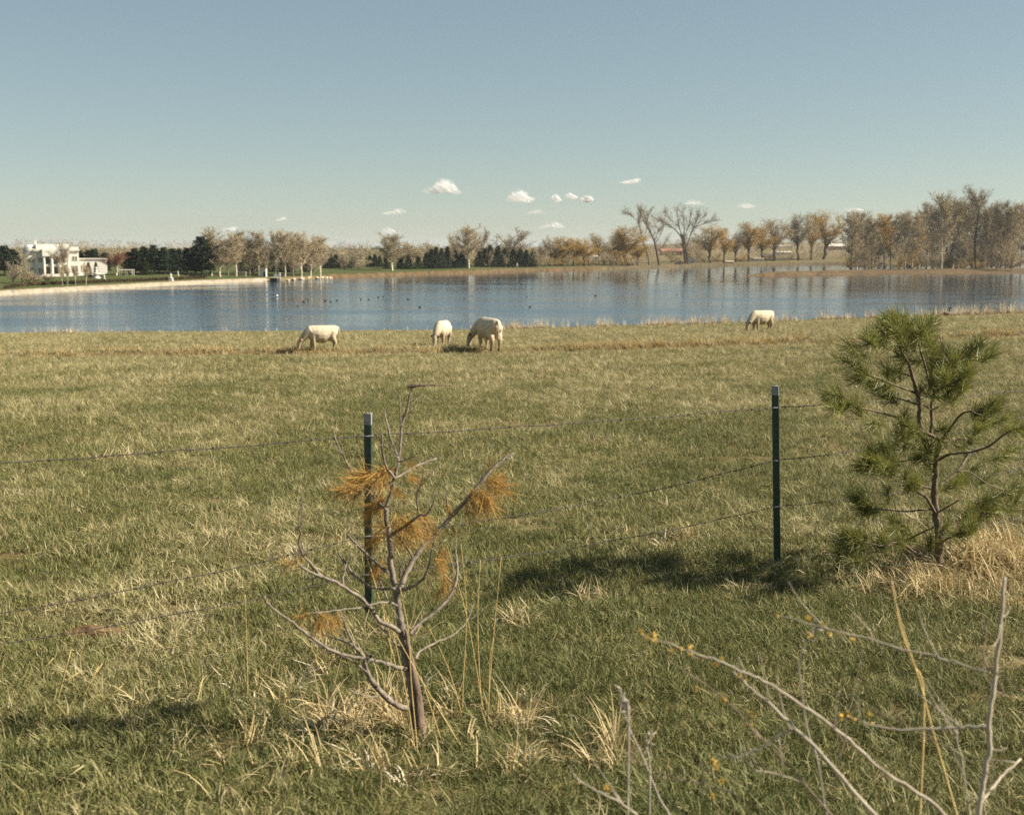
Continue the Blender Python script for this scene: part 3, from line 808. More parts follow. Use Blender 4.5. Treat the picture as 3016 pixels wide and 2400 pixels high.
# three big old trees drawn limb by limb
def traced_tree(name, zf, base, limbs, radii, twigs, crown, trunk, label, nspread=.35):
    """limbs: polylines in photo coordinates, each with a depth lean in metres at its tip"""
    global rng
    bx, by = zf(*base); P0 = on(bx, by, land)
    keep = rng; rng = np.random.default_rng(int(bx))
    tb, cb = MB(), MB(); st, dr = [], []
    for (pl, lean), r in zip(limbs, radii):
        Q = np.array([at(*zf(u, v), P0[1]) for u, v in pl]) - P0
        n = len(Q); t = np.linspace(0, 1, n)
        Q[:, 1] += lean[0] + (lean[1] - lean[0]) * t
        L = smooth_poly(Q, 3); m_ = len(L)
        tb.tube(L, np.linspace(r[0], r[1], m_), 6)
        for j in range(int(m_ * .35), m_):
            d = norm(L[min(m_ - 1, j + 1)] - L[max(0, j - 1)])
            for _ in range(2):
                ln = rng.uniform(1.6, 4.2); dd = norm(d + rdirs(1)[0] * .8 + np.array([0, 0, .25]))
                Ls = bezier(L[j], L[j] + dd * ln * .5 + rdirs(1)[0] * .3, L[j] + dd * ln + np.array([0, 0, .3]), 5)
                tb.tube(Ls, np.linspace(min(.08, r[1] * 1.2), .02, 5), 3, cap=False)
                for q in range(1, 5):
                    st.append(Ls[q]); dr.append(dd)
    st, dr = np.array(st), np.array(dr)
    i = rng.integers(0, len(st), twigs)
    d1 = norm(dr[i] * .8 + rdirs(twigs) * .8 + np.array([0, 0, .3])); L1 = rng.uniform(.6, 2.0, twigs)
    cb.tris(twig_tris(st[i], d1, L1, .07))
    i2 = rng.integers(0, twigs, twigs * 2)
    cb.tris(twig_tris(st[i[i2]] + d1[i2] * (L1[i2] * rng.uniform(.3, 1, len(i2)))[:, None], norm(d1[i2] + rdirs(len(i2)) * .8), rng.uniform(.5, 1.4, len(i2)), .06))
    rng = keep
    o = empty(name, P0)
    tb.build('trunk', M[trunk], o); cb.build('crown', M[crown], o)
    tag(o, label, 'tree')


traced_tree('bare_tree', z4, (790, 785),
            [([(790, 790), (778, 680), (765, 580), (755, 520)], (0, 0)), ([(815, 790), (805, 700), (790, 600), (770, 520)], (1, .5)),
             ([(760, 530), (720, 470), (660, 410), (590, 365), (520, 330), (460, 300)], (0, -3)), ([(755, 520), (735, 430), (715, 340), (700, 230)], (0, 3)),
             ([(765, 520), (770, 420), (760, 320), (745, 215)], (0, -4)), ([(770, 540), (800, 440), (840, 350), (860, 240)], (0, 4)), ([(800, 600), (830, 500), (870, 400), (905, 320), (920, 260)], (.5, -2)),
             ([(870, 400), (940, 370), (1020, 345), (1070, 330)], (-1, -4)), ([(715, 380), (660, 330), (610, 270), (585, 235)], (1, 5)), ([(830, 520), (850, 450), (940, 340), (1000, 270)], (.5, 4))],
            [(.85, .55), (.6, .4), (.32, .07), (.3, .07), (.32, .07), (.28, .07), (.28, .07), (.18, .05), (.16, .05), (.2, .06)], 4200, 'twig_grey', 'bark_dark', 'largest spreading bare tree with dark double trunk on the far shore')
traced_tree('bare_tree', z4, (400, 797),
            [([(405, 800), (395, 700), (370, 620), (335, 540), (318, 450), (300, 370), (290, 330)], (0, 1)), ([(290, 335), (250, 300), (210, 270), (175, 255)], (1, 3)), ([(300, 350), (310, 290), (300, 230)], (1, -2)),
             ([(345, 540), (365, 450), (375, 380), (360, 300), (335, 250)], (0, -3))],
            [(.6, .2), (.18, .05), (.15, .05), (.16, .05)], 1700, 'twig_tan', 'bark_grey', 'tall bare tree with pale leaning trunk, left one of the leaning pair')
traced_tree('bare_tree', z4, (505, 795),
            [([(508, 798), (490, 700), (470, 590), (455, 530), (420, 460), (390, 400), (365, 350), (330, 270), (310, 225)], (0, 2)), ([(458, 540), (480, 480), (490, 420), (450, 390)], (0, -2)), ([(465, 560), (510, 510), (540, 440), (560, 360), (550, 330)], (0, 3)),
             ([(380, 380), (390, 310), (395, 240)], (2, -1)), ([(490, 640), (530, 600), (575, 550)], (0, -2))],
            [(.62, .1), (.16, .05), (.18, .05), (.14, .05), (.14, .05)], 1900, 'twig_grey', 'bark_dark', 'tall bare tree with dark leaning trunk, right one of the leaning pair')
P0 = on(*z5(1865, 965), spit_h)


def z5b(u, v): return z5(u, v)


_land_keep = land
land = spit_h
traced_tree('bare_tree', z5, (1850, 962), [([(1850, 965), (1845, 760), (1852, 620), (1875, 480), (1890, 350), (1862, 270), (1835, 200)], (0, 1)), ([(1888, 360), (1905, 280), (1925, 220)], (1, -2)), ([(1860, 265), (1810, 230), (1780, 160)], (1, 2))],
            [(.45, .12), (.15, .05), (.15, .05)], 900, 'twig_tan', 'bark_dark', 'tall bare tree with curved dark trunk at the right edge of the grove')
land = _land_keep

# far-off wood behind: one mass
wb = MB(); wtr = MB()
gw = np.random.default_rng(77); rng = np.random.default_rng(78)
for k in range(1000):
    px = gw.uniform(-250, 3300)
    dens = np.interp(px, [0, 1000, 1900, 3016], [1, 1, 1, 1])
    Yd = gw.uniform(760, 1000)
    if 1900 < px < 2500: Yd = gw.uniform(1050, 1300)
    if px < 1500: Yd = gw.uniform(520, 760)
    x = (px - CX) / F * Yd; zb = float(land(x, Yd))
    hh = gw.uniform(5, 11) * (1.25 if px > 1700 else 1.05); ww = hh * gw.uniform(.55, .9)
    n = 70
    c = np.stack([gw.normal(0, ww * .3, n), gw.normal(0, ww * .3, n), hh * np.clip(gw.beta(1.35, 1.5, n), .05, 1)], 1) + np.array([x, Yd, zb])
    d = norm(rdirs(n) + np.array([0, 0, .7]))
    wb.tris(twig_tris(c, d, gw.uniform(1.2, 2.8, n), gw.uniform(.10, .28, n)))
    wb.tris(twig_tris(np.array([[x, Yd, zb - .3]] * 2), np.array([[0, 0, 1.], [0.05, 0, 1]]), hh * .8, .5))
for k in range(150):
    px = gw.uniform(1800, 2520); Yd = gw.uniform(800, 1000); x = (px - CX) / F * Yd; zb = float(FAR(x, Yd)); hh = gw.uniform(3.5, 8.5); n = 60
    c = np.stack([gw.normal(0, hh * .32, n), gw.normal(0, hh * .32, n), hh * gw.beta(1.3, 1.5, n)], 1) + np.array([x, Yd, zb])
    wb.tris(twig_tris(c, norm(rdirs(n) + np.array([0, 0, .7])), gw.uniform(1.2, 2.6, n), gw.uniform(.10, .26, n)))
tag(wb.build('far_wood', M['twig_tan']), 'hazy brown belt of bare woods far behind the lake', 'wood', kind='stuff')

# ------------------------------------------------------------------ tree labels: ordinals inside each clump
ORD = ['first', 'second', 'third', 'fourth', 'fifth', 'sixth', 'seventh', 'eighth', 'ninth', 'tenth', 'eleventh', 'twelfth', 'thirteenth', 'fourteenth', 'fifteenth', 'sixteenth', 'seventeenth',
       'eighteenth', 'nineteenth', 'twentieth', 'twenty-first', 'twenty-second', 'twenty-third', 'twenty-fourth', 'twenty-fifth', 'twenty-sixth']
DESC = {
    'pine_mansion': ('{o} dark pine from the left behind the white mansion', 'dark pines behind the mansion'),
    'bare_roof': ('bare grey tree rising above the roof of the white mansion', None),
    'red': ('russet bare tree with pale trunk beside the pergola', None),
    'pine_lawn': ('{o} dark pine from the left in the clump right of the russet tree', 'dark pines on the far lawn'),
    'pine_small': ('small lit green pine standing in front of the dark pine clump', None),
    'poplar_a': ('{o} tall bare poplar from the left just right of the tallest pine', 'bare poplars beside the tallest pine'),
    'young': ('{o} slim young tree with pale trunk from the left on the mansion lawn', 'young trees on the mansion lawn'),
    'column': ('{o} brownish columnar evergreen from the left against the mansion wing', 'columnar evergreens by the mansion wing'),
    'mansion_shrub': ('{o} bare brown shrub from the left in front of the mansion', 'shrubs in front of the mansion'),
    'poplar_dock': ('{o} tall bare poplar from the left in the row behind the dock', 'bare poplars behind the dock'),
    'low_dock': ('{o} low tan bush from the left under the poplars by the dock', 'low bushes by the dock'),
    'conifer_dock': ('{o} dark conifer from the left among the poplars behind the dock', 'conifers behind the dock'),
    'conifer_b': ('{o} dark conifer from the left in the short clump right of the poplars', 'conifers right of the poplars'),
    'low_b': ('{o} low tan bush from the left between the two short conifer clumps', 'low bushes on the far meadow'),
    'conifer_c': ('{o} dark conifer from the left beside the lone bare poplar', 'conifers beside the lone poplar'),
    'bare_c': ('{o} bare tan tree from the left in front of the middle conifers', 'bare trees before the middle conifers'),
    'conifer_d': ('{o} conifer from the left in the middle clump of the far shore', 'conifers of the middle clump'),
    'bare_d': ('narrow bare tree with pale trunk against the middle conifers', None),
    'bare_tall': ('tall columnar bare tree with thin pale trunk between two dark conifer clumps', None),
    'bare_e': ('{o} bare tree from the left flanking the tall columnar one', 'bare trees flanking the columnar one'),
    'conifer_e': ('{o} dark conifer from the left in the dense clump at mid shore', 'conifers of the dense clump'),
    'bare_spread': ('wide bare grey tree rising behind the dense dark conifer clump', None),
    'low_e': ('{o} small tan bush from the left in front of the dense conifers', 'bushes before the dense conifers'),
    'bare_f': ('{o} bare greyish tree from the left between dense conifers and willows', 'bare trees beside the willows'),
    'willow_a': ('{o} golden willow from the left in the group right of the conifers', 'golden willows right of the conifers'),
    'bare_g': ('{o} bare tan tree from the left beside the small white shed', 'bare trees beside the white shed'),
    'willow_big': ('tallest golden willow with dark trunk left of the leaning trees', None),
    'willow_b': ('{o} low golden willow from the left flanking the tallest willow', 'low willows around the tallest willow'),
    'low_big': ('{o} tan bush from the left around the largest spreading tree', 'bushes around the largest spreading tree'),
    'willow_row': ('{o} dark-trunked willow from the left in the row by the inlet', 'willows in the row by the inlet'),
    'brush_row': ('{o} tan brush clump from the left between the willows of the inlet row', 'brush between the inlet willows'),
    'brush_mid': ('{o} golden brown brush clump from the left between the golden willows', 'brush between the golden willows'),
    'grove': ('{o} slender bare tree from the left in the right hand grove', 'slender bare trees of the right grove'),
    'grove_shrub': ('{o} bare brush clump from the left under the right hand grove', 'brush under the right grove'),
    'grove_low': ('{o} knee-high twiggy bush from the left along the water edge of the spit', 'low twiggy bushes along the spit'),
    'grove_conifer': ('lone dark conifer inside the bare right hand grove', None),
    'grove_dark': ('{o} low dark bush from the left on the wooded spit', 'low dark bushes on the spit'),
}
for key, (pat, grp) in DESC.items():
    L = sorted([(px, o) for k, px, o in TREES if k == key], key=lambda q: q[0])
    for i, (px, o) in enumerate(L):
        o['label'] = pat.format(o=ORD[i])
        if grp: o['group'] = grp

# ------------------------------------------------------------------ mansion
MY = 335.0
PM = MY / F                                    # metres per photo pixel at the mansion
mo = at(75, 817, MY)
mo[2] = float(land(mo[0], mo[1]))
man = tag(empty('white_mansion', mo), 'white neoclassical mansion with tall columns and low right wing on the far lawn', 'mansion')
man.rotation_euler = (0, 0, R(24)); man.scale = (.98, 1, 1.13)
zb = 817.0


def mbx(parts, name, x0, x1, ytop, ybot, y0, y1, m, parent=man):
    b = MB(); b.box(((x0 - 75) * PM, y0, (zb - ybot) * PM - (.8 if ybot >= zb else 0)), ((x1 - 75) * PM, y1, (zb - ytop) * PM))
    return b.build(name, m, parent)


wall_main = mbx(0, 'wall', 104, 228, 752, 817, 0, 9, M['white'])
mbx(0, 'cornice', 101, 231, 747, 752, -.5, 9.5, M['white2'], wall_main)
mbx(0, 'parapet', 108, 202, 734, 747, .2, 8.5, M['white'], wall_main)
mbx(0, 'parapet', 203, 228, 741, 747, .1, 8.6, M['white'], wall_main)
# rounded bay at left
bb = MB(); n = 15
ring = [((92 - 75) * PM + 1.75 * math.cos(a), 1.2 + 1.0 * math.sin(a)) for a in np.linspace(math.pi, 2 * math.pi, n)]
for (x, y), (x2, y2) in zip(ring[:-1], ring[1:]): pass
Vb = [(x, y, z) for z in (-.8, (zb - 752) * PM) for x, y in ring + [(ring[-1][0], 8), (ring[0][0], 8)]]
k = n + 2
bb.add(Vb, [(i, (i + 1) % k, k + (i + 1) % k, k + i) for i in range(k)] + [tuple(range(k, 2 * k))])
bay = bb.build('bay', M['white'], man)
b2 = MB(); Vb = [((x - 1.67) * 1.06 + 1.67, (y - 1.2) * 1.12 + 1.2, z) for z in ((zb - 751.5) * PM, (zb - 746) * PM) for x, y in ring + [(ring[-1][0], 8), (ring[0][0], 8)]]
b2.add(Vb, [(i, (i + 1) % k, k + (i + 1) % k, k + i) for i in range(k)] + [tuple(range(k, 2 * k)), tuple(range(k - 1, -1, -1))]); b2.build('cornice', M['white2'], bay)
b3 = MB(); b3.lathe([(1.55, (zb - 746) * PM), (1.5, (zb - 741) * PM), (1.2, (zb - 738) * PM), (.6, (zb - 736) * PM)], 14, ((92 - 75) * PM, 2.2, 0)); b3.build('dome', M['white'], bay)
ch = mbx(0, 'chimney', 106, 112, 722, 736, 2, 2.9, M['white'])
mbx(0, 'chimney_cap', 105, 113, 721, 722, 1.9, 3.0, M['white2'], ch)
# portico: entablature, four columns, deep shaded wall behind
ent = mbx(0, 'entablature', 124, 200, 752.5, 765, -2.6, -.01, M['white'])
mbx(0, 'portico_parapet', 124, 200, 746, 752, -2.4, -.6, M['white'], ent)
for cxp in (128, 150, 172, 195):
    b = MB(); hh = (zb - 765) * PM
    b.lathe([(.42, -.6), (.42, .25), (.33, .3), (.33, hh * .5), (.28, hh - .35), (.40, hh - .3), (.40, hh - .003)], 12, ((cxp - 75) * PM, -2.1, 0)); b.build('column', M['white'], man, smooth=False)
mbx(0, 'balcony', 126, 198, 787, 790, -1.9, -.01, M['white2'])
b = MB()
for q in range(4): b.box(((122 - 75) * PM - .3 * q, -3.0 - .35 * (q + 1), -.8), ((202 - 75) * PM + .3 * q, -3.0 - .35 * q, .62 - .16 * q))
b.box(((122 - 75) * PM, -3.0, -.8), ((202 - 75) * PM, -.02, .6)); b.build('steps', M['white2'], man)


def window(x0, x1, yt, yb, ywall, parent, arch=False):
    x0, x1 = x0 - .4, x1 + .4
    f = MB(); X0, X1, Z0, Z1 = (x0 - 75) * PM, (x1 - 75) * PM, (zb - yb) * PM, (zb - yt) * PM
    t = .09
    f.box((X0, ywall - .06, Z0), (X0 + t, ywall + .03, Z1)); f.box((X1 - t, ywall - .06, Z0), (X1, ywall + .03, Z1))
    f.box((X0 + t, ywall - .06, Z1 - t), (X1 - t, ywall + .03, Z1)); f.box((X0 - .05, ywall - .12, Z0 - .08), (X1 + .05, ywall + .02, Z0))
    f.box(((X0 + X1) / 2 - .03, ywall - .04, Z0), ((X0 + X1) / 2 + .03, ywall + .02, Z1 - t))
    o = f.build('window', M['white2'], parent)
    g = MB(); g.box((X0 + t, ywall - .02, Z0), (X1 - t, ywall + .01, Z1 - t)); g.build('pane', M['pane'], o)


for x0 in (135, 157, 179):
    window(x0, x0 + 10.5, 767, 783, 0, man); window(x0, x0 + 10.5, 793, 812, 0, man)
for x0 in (209, 217): window(x0, x0 + 6, 765, 776, 0, man)
for x0 in (208, 217): window(x0, x0 + 6.5, 790, 806, 0, man)
for x0 in (113, 119): window(x0, x0 + 4.5, 768, 780, 0, man); window(x0, x0 + 4.5, 795, 808, 0, man)
for x0 in (83, 88.5, 95.5): window(x0, x0 + 4, 770, 780, -.66 + 1.0 * (1 - (1 - ((x0 + 2 - 92) * PM / 1.75) ** 2) ** .5) + .78, bay); window(x0, x0 + 4, 795, 807, -.66 + 1.0 * (1 - (1 - ((x0 + 2 - 92) * PM / 1.75) ** 2) ** .5) + .78, bay)
b = MB(); b.box(((108 - 75) * PM, -.12, (zb - 784) * PM), ((116.5 - 75) * PM, -.02, (zb - 749.5) * PM)); b.build('wall_recess', M['pane'], man) if False else None
wing = mbx(0, 'wing', 228.05, 310, 774, 817, 1.2, 8, M['white'])
mbx(0, 'wing_parapet', 228.1, 311, 771, 774, .9, 8.2, M['white2'], wing)
for x0 in (233, 240, 247, 254): window(x0, x0 + 4.2, 788, 804, 1.2, man)


def simple_statue(px, py_top, py_base, label, wide=1.0, cat='statue'):
    p = on(px, py_base, land)
    h = (py_base - py_top) * p[1] / F
    o = tag(empty('statue', p), label, cat, 'white statues on the far lawn')
    b = MB(); w = .16 * h * wide
    b.box((-w * 1.25, -w * 1.25, -.3), (w * 1.25, w * 1.25, h * .05)); b.box((-w, -w, h * .05), (w, w, h * .34)); b.box((-w * 1.2, -w * 1.2, h * .34), (w * 1.2, w * 1.2, h * .39)); b.build('pedestal', M['white'], o)
    b = MB()
    b.lathe([(h * .115 * wide, h * .39), (h * .10 * wide, h * .5), (h * .075 * wide, h * .62), (h * .10 * wide, h * .74), (h * .11 * wide, h * .82), (h * .05, h * .86), (h * .045, h * .875), (h * .062, h * .92), (h * .058, h * .97), (h * .02, h)], 10)
    b.tube([(h * .10, 0, h * .81), (h * .15, -.02, h * .68), (h * .07, -h * .09, h * .62)], [h * .035, h * .028, h * .02], 6)
    b.tube([(-h * .10, 0, h * .81), (-h * .15, 0, h * .69), (-h * .13, -h * .03, h * .57)], [h * .035, h * .028, h * .02], 6)
    b.build('figure', M['white'], o, smooth=True)


simple_statue(307.5, 809, 829, 'white statue on a pedestal near the mansion wing, left of the pergola')
simple_statue(503.5, 805, 827, 'white broad statue nearest the water before the dark pines', 1.5)
simple_statue(524.5, 799, 813, 'small white statue higher on the lawn before the tallest pine')
p = on(285, 820, land); h = 33 * p[1] / F
o = tag(empty('fountain', p), 'large white tiered garden fountain beside the mansion wing', 'fountain')
b = MB(); b.lathe([(h * .32, -.4), (h * .33, h * .07), (h * .27, h * .09), (h * .20, h * .2), (h * .3, h * .24)], 14); b.build('basin', M['white'], o)
b = MB(); b.lathe([(h * .10, h * .2), (h * .12, h * .36), (h * .31, h * .40), (h * .31, h * .46), (h * .12, h * .5), (h * .1, h * .6)], 14); b.build('bowl', M['white'], o)
b = MB(); b.lathe([(h * .16, h * .6), (h * .12, h * .7), (h * .05, h * .78), (h * .13, h * .88), (h * .12, h * .92), (h * .04, h)], 12); b.build('finial', M['white'], o)

# pergola by the russet tree
p = on(372, 812, land); s = p[1] / F
o = tag(empty('pergola', p), 'white garden pergola with thin posts right of the russet tree', 'pergola')
b = MB()
for k in range(9): b.box(((-20 + 5 * k) * s - .05, -.9, 16.2 * s), ((-20 + 5 * k) * s + .05, 1.5, 16.2 * s + .1))
b.box((-21 * s, -.6, 15 * s), (22 * s, -.5, 16.2 * s)); b.box((-21 * s, 1.1, 15 * s), (22 * s, 1.2, 16.2 * s)); b.build('roof', M['white2'], o)
for xx in (-18, 0, 19):
    b = MB(); b.tube([(xx * s, -.55, -.3), (xx * s, -.55, 15 * s)], .09, 8); b.build('post', M['white2'], o)
    b = MB(); b.tube([(xx * s, 1.15, -.3), (xx * s, 1.15, 15 * s)], .09, 8); b.build('post', M['white2'], o)

# long low hedge on the lawn
rng = np.random.default_rng(91)
mb = MB(); hb = []
for u, v in zip(np.linspace(-140, 1690, 700), np.interp(np.linspace(-140, 1690, 700), [-140, 25, 120, 700, 1000, 1400, 1690], [650, 628, 620, 596, 585, 568, 553])):
    x, y = z1(u, v); p = on(x, y, land)
    c = p + rng.normal(size=(16, 3)) * np.array([.18, .4, .22]) + np.array([0, 0, .38])
    hb.append(twig_tris(c, rdirs(16), rng.uniform(.2, .5, 16), rng.uniform(.1, .24, 16)))
mb.tris(np.concatenate(hb))
tag(mb.build('hedge', M['hedge']), 'long low brown hedge running across the far lawn above the stone bank', 'hedge')

# dock, shed, low wall, rocks
p = at_z(808, 829, 0.0); s = p[1] / F
o = tag(empty('dock', p), 'small dark dock with white railing at the end of the stone bank', 'dock')
b = MB(); b.box((-10 * s, -1.5, -.2), (10 * s, 3.0, 10.5 * s)); b.build('deck_box', M['dark'], o)
b = MB(); b.box((-10.3 * s, -1.6, 10.5 * s), (11 * s, 3.1, 11.2 * s)); b.build('deck', M['white2'], o)
for xx in (-1, 5, 11, 16):
    b = MB(); b.tube([(xx * s, .5, 6 * s), (xx * s, .5, 20 * s)], .13, 6); b.build('post', M['white'], o)
for zz in (15, 19):
    b = MB(); b.box((-1 * s, .42, zz * s), (16 * s, .58, (zz + 1.6) * s)); b.build('rail', M['white'], o)
b = MB(); b.box((12 * s, .3, 16 * s), (17 * s, .9, 25 * s)); b.build('locker', M['white'], o)
b = MB(); b.box((0 * s, .3, 16 * s), (4 * s, .9, 20 * s)); b.build('locker', M['white'], o)

p = on(774, 816, land); s = p[1] / F
o = tag(empty('shed', p), 'small white shed under the poplars left of the dock', 'shed')
b = MB(); b.box((-9 * s, 0, -.3), (9 * s, 2, 23 * s)); b.build('wall', M['white2'], o)
b = MB(); b.box((-10 * s, -.2, 23 * s), (10 * s, 2.2, 24.5 * s)); b.build('roof', M['beige'], o)
b = MB(); b.box((2 * s, -.05, -.2), (8 * s, -.003, 15 * s)); b.build('door', M['dark'], o)
p = on(710, 813, land); s = p[1] / F
o = tag(empty('garden_wall', p), 'low beige wall under the bare trees left of the white shed', 'wall')
b = MB(); b.box((-14 * s, 0, -.3), (14 * s, .6, 11 * s)); b.build('wall', M['beige'], o)
b = MB(); b.box((-14.6 * s, -.08, 11 * s), (14.6 * s, .68, 12.2 * s)); b.build('coping', M['white2'], o)

ROCK = [(848, 826, 12, 5), (866, 824, 10, 5), (888, 823, 15, 8), (908, 821, 12, 7), (925, 820, 10, 6), (934, 821, 11, 8), (948, 819, 13, 5), (962, 820, 9, 6), (974, 819, 9, 4), (1178, 809, 9, 5)]
for k, (px, py, w, h) in enumerate(ROCK):
    p = at_z(px, py, 0.15); s = p[1] / F; g = np.random.default_rng(k)
    V_ = IV * (1 + .22 * (g.normal(size=(len(IV), 1)) * .25 + np.sin(IV @ g.normal(size=(3, 1)) * 3)))
    mb = MB(); mb.add(V_ * np.array([w * s * .5, 1.1, h * s * .62]) + np.array([0, 0, h * s * .2]), IF)
    o = mb.build('boulder', M['rock'], None, p)
    lab = ('lone pale boulder on the mud bank right of the meadow' if k == 9 else f'{ORD[k]} pale shore boulder counting right from the dock')
    tag(o, lab, 'boulder', 'pale boulders along the shore')
p = on(1522, 788, land); s = p[1] / F
o = tag(empty('stone_marker', p), 'small pale stone pillar on the bank before the dense conifers', 'pillar')
b = MB(); b.box((-3.6 * s, -.4, -.3), (3.6 * s, .5, 5 * s)); b.build('base', M['rock'], o)
b = MB(); b.lathe([(2.6 * s, 5 * s), (2.1 * s, 8 * s), (2.9 * s, 9.5 * s), (2.6 * s, 12 * s), (.6 * s, 12.8 * s)], 8); b.build('shaft', M['rock'], o)


# houses and sheds on the far right land
def house(px, py, wpx, hpx, label, wallm='white', roofm='greyroof', name='house', gable=True, roofh=.45, depth=8, Yd=None, cat='house', win=2):
    Yd = Yd or on(px, py, land)[1]
    p = at(px, py, Yd); p[2] = min(p[2], float(land(p[0], p[1])) + .3) if abs(p[2] - float(land(p[0], p[1]))) > 1 else p[2]
    s = p[1] / F; w = wpx * s / 2; h = hpx * s
    o = tag(empty(name, p), label, cat, 'buildings beyond the far shore')
    wh = h * (1 - roofh)
    b = MB(); b.box((-w, 0, -3), (w, depth, wh)); wl_ = b.build('wall', M[wallm], o)
    e = w * .1
    if gable:       # ridge runs away from the viewer
        g_ = MB(); g_.add([(-w, .01, wh), (w, .01, wh), (0, .01, h - .1), (-w, depth - .01, wh), (w, depth - .01, wh), (0, depth - .01, h - .1)], [(0, 1, 2), (3, 5, 4), (0, 3, 4, 1), (1, 4, 5, 2), (0, 2, 5, 3)]); g_.build('gable', M[wallm], o)
        b = MB(); t = .18
        for sg in (-1, 1):
            b.add([(0, -.4, h), (sg * (w + e), -.4, wh - e * .5), (sg * (w + e), depth + .4, wh - e * .5), (0, depth + .4, h), (0, -.4, h + t), (sg * (w + e), -.4, wh - e * .5 + t), (sg * (w + e), depth + .4, wh - e * .5 + t), (0, depth + .4, h + t)],
                  [(0, 1, 2, 3), (4, 7, 6, 5), (0, 4, 5, 1), (1, 5, 6, 2), (2, 6, 7, 3), (3, 7, 4, 0)])
        b.build('roof', M[roofm], o)
    else:           # ridge across
        b = MB(); b.add([(-w - .4, -.5, wh), (w + .4, -.5, wh), (w + .4, depth + .5, wh), (-w - .4, depth + .5, wh), (-w - .4, depth / 2, h), (w + .4, depth / 2, h)], [(0, 1, 5, 4), (2, 3, 4, 5), (0, 4, 3), (1, 2, 5), (3, 2, 1, 0)])
        b.build('roof', M[roofm], o)
    for q in range(win):
        xx = -w + 2 * w * (q + .5) / win; ww = min(.5, w * .25 / max(1, win / 2))
        f = MB(); f.box((xx - ww - .08, -.08, wh * .35), (xx + ww + .08, -.003, wh * .8)); f = f.build('window', M['white2'], o)
        g_ = MB(); g_.box((xx - ww, -.1, wh * .35 + .08), (xx + ww, -.083, wh * .8 - .08)); g_.build('pane', M['pane'], f)
    return o


house(1756, 768, 14, 14, 'small white square shed between the bare trees right of the golden willows', roofm='white2', roofh=.12, depth=5, gable=False, win=1, cat='shed', name='shed')
house(1846, 783, 24, 11, 'white tent-like gabled shed at the foot of the tallest willow', roofh=.6, depth=5, win=1, cat='shed', name='shed', roofm='white2')
house(1980, 752, 62, 20, 'long red building behind the leaning bare trees', 'redwall', 'redwall', 'barn', False, .4, 14, win=5, cat='barn')
house(2003, 779, 20, 10, 'low grey gabled shed left of the largest spreading tree', 'beige', 'greyroof', 'shed', True, .6, 6, win=1, cat='shed')
house(2040, 776, 16, 14, 'cream gabled shed right of the largest spreading tree', 'white', 'white2', 'shed', True, .4, 6, win=1, cat='shed')
house(2150, 775, 22, 7, 'low pale shed among the willows of the row', 'beige', 'beige', 'shed', False, .4, 6, win=1, cat='shed')
house(2230, 770, 38, 11, 'white low house between two dark willow trunks', 'white', 'beige', 'house', False, .35, 7, win=3)
house(2263, 768, 30, 17, 'dark brown shed beside the white low house', 'dark', 'dark', 'shed', False, .3, 6, win=1, cat='shed')
house(2310, 750, 42, 10, 'long white house on the slope behind the willows', 'white', 'white2', 'house', False, .35, 8, win=4)
house(2300, 729, 60, 7, 'pale long roofed house highest on the far slope', 'white', 'white2', 'house', False, .5, 9, win=4)
house(2466, 737, 60, 19, 'long house with white roof and reddish wall left of the grove', 'redwall', 'white', 'house', False, .4, 10, win=5)
p = on(*z5(1610, 936), spit_h)
o = tag(empty('sign_board', p), 'small white board on posts before the lone grove conifer', 'sign')
s = p[1] / F
b = MB(); b.box((-4.5 * s, 0, 18 * s), (4.5 * s, .15, 31 * s)); b.build('board', M['white'], o)
for xx in (-3.5, 3.5):
    b = MB(); b.box((xx * s - .08, .03, -.3), (xx * s + .08, .12, 18 * s)); b.build('post', M['white2'], o)

# ------------------------------------------------------------------ cattle
m, nt, b = new_mat('cow_coat')
b.inputs['Roughness'].default_value = .8; b.inputs['Specular IOR Level'].default_value = .15
at_ = nt.nodes.new('ShaderNodeAttribute'); at_.attribute_name = 'coat'
nz = noise_node(nt, 9, 4); mxc = nt.nodes.new('ShaderNodeMix'); mxc.data_type = 'RGBA'; mxc.blend_type = 'MULTIPLY'; mxc.inputs[0].default_value = 1
nt.links.new(at_.outputs['Color'], mxc.inputs[6]); nt.links.new(ramp(nt, nz, [(.3, (.72, .66, .56)), (.65, (1, 1, 1))]), mxc.inputs[7]); nt.links.new(mxc.outputs[2], b.inputs['Base Color'])
M['coat'] = m
M['horn'] = mat('horn', (.35, .30, .22), (.2, .17, .13), 20, .5)


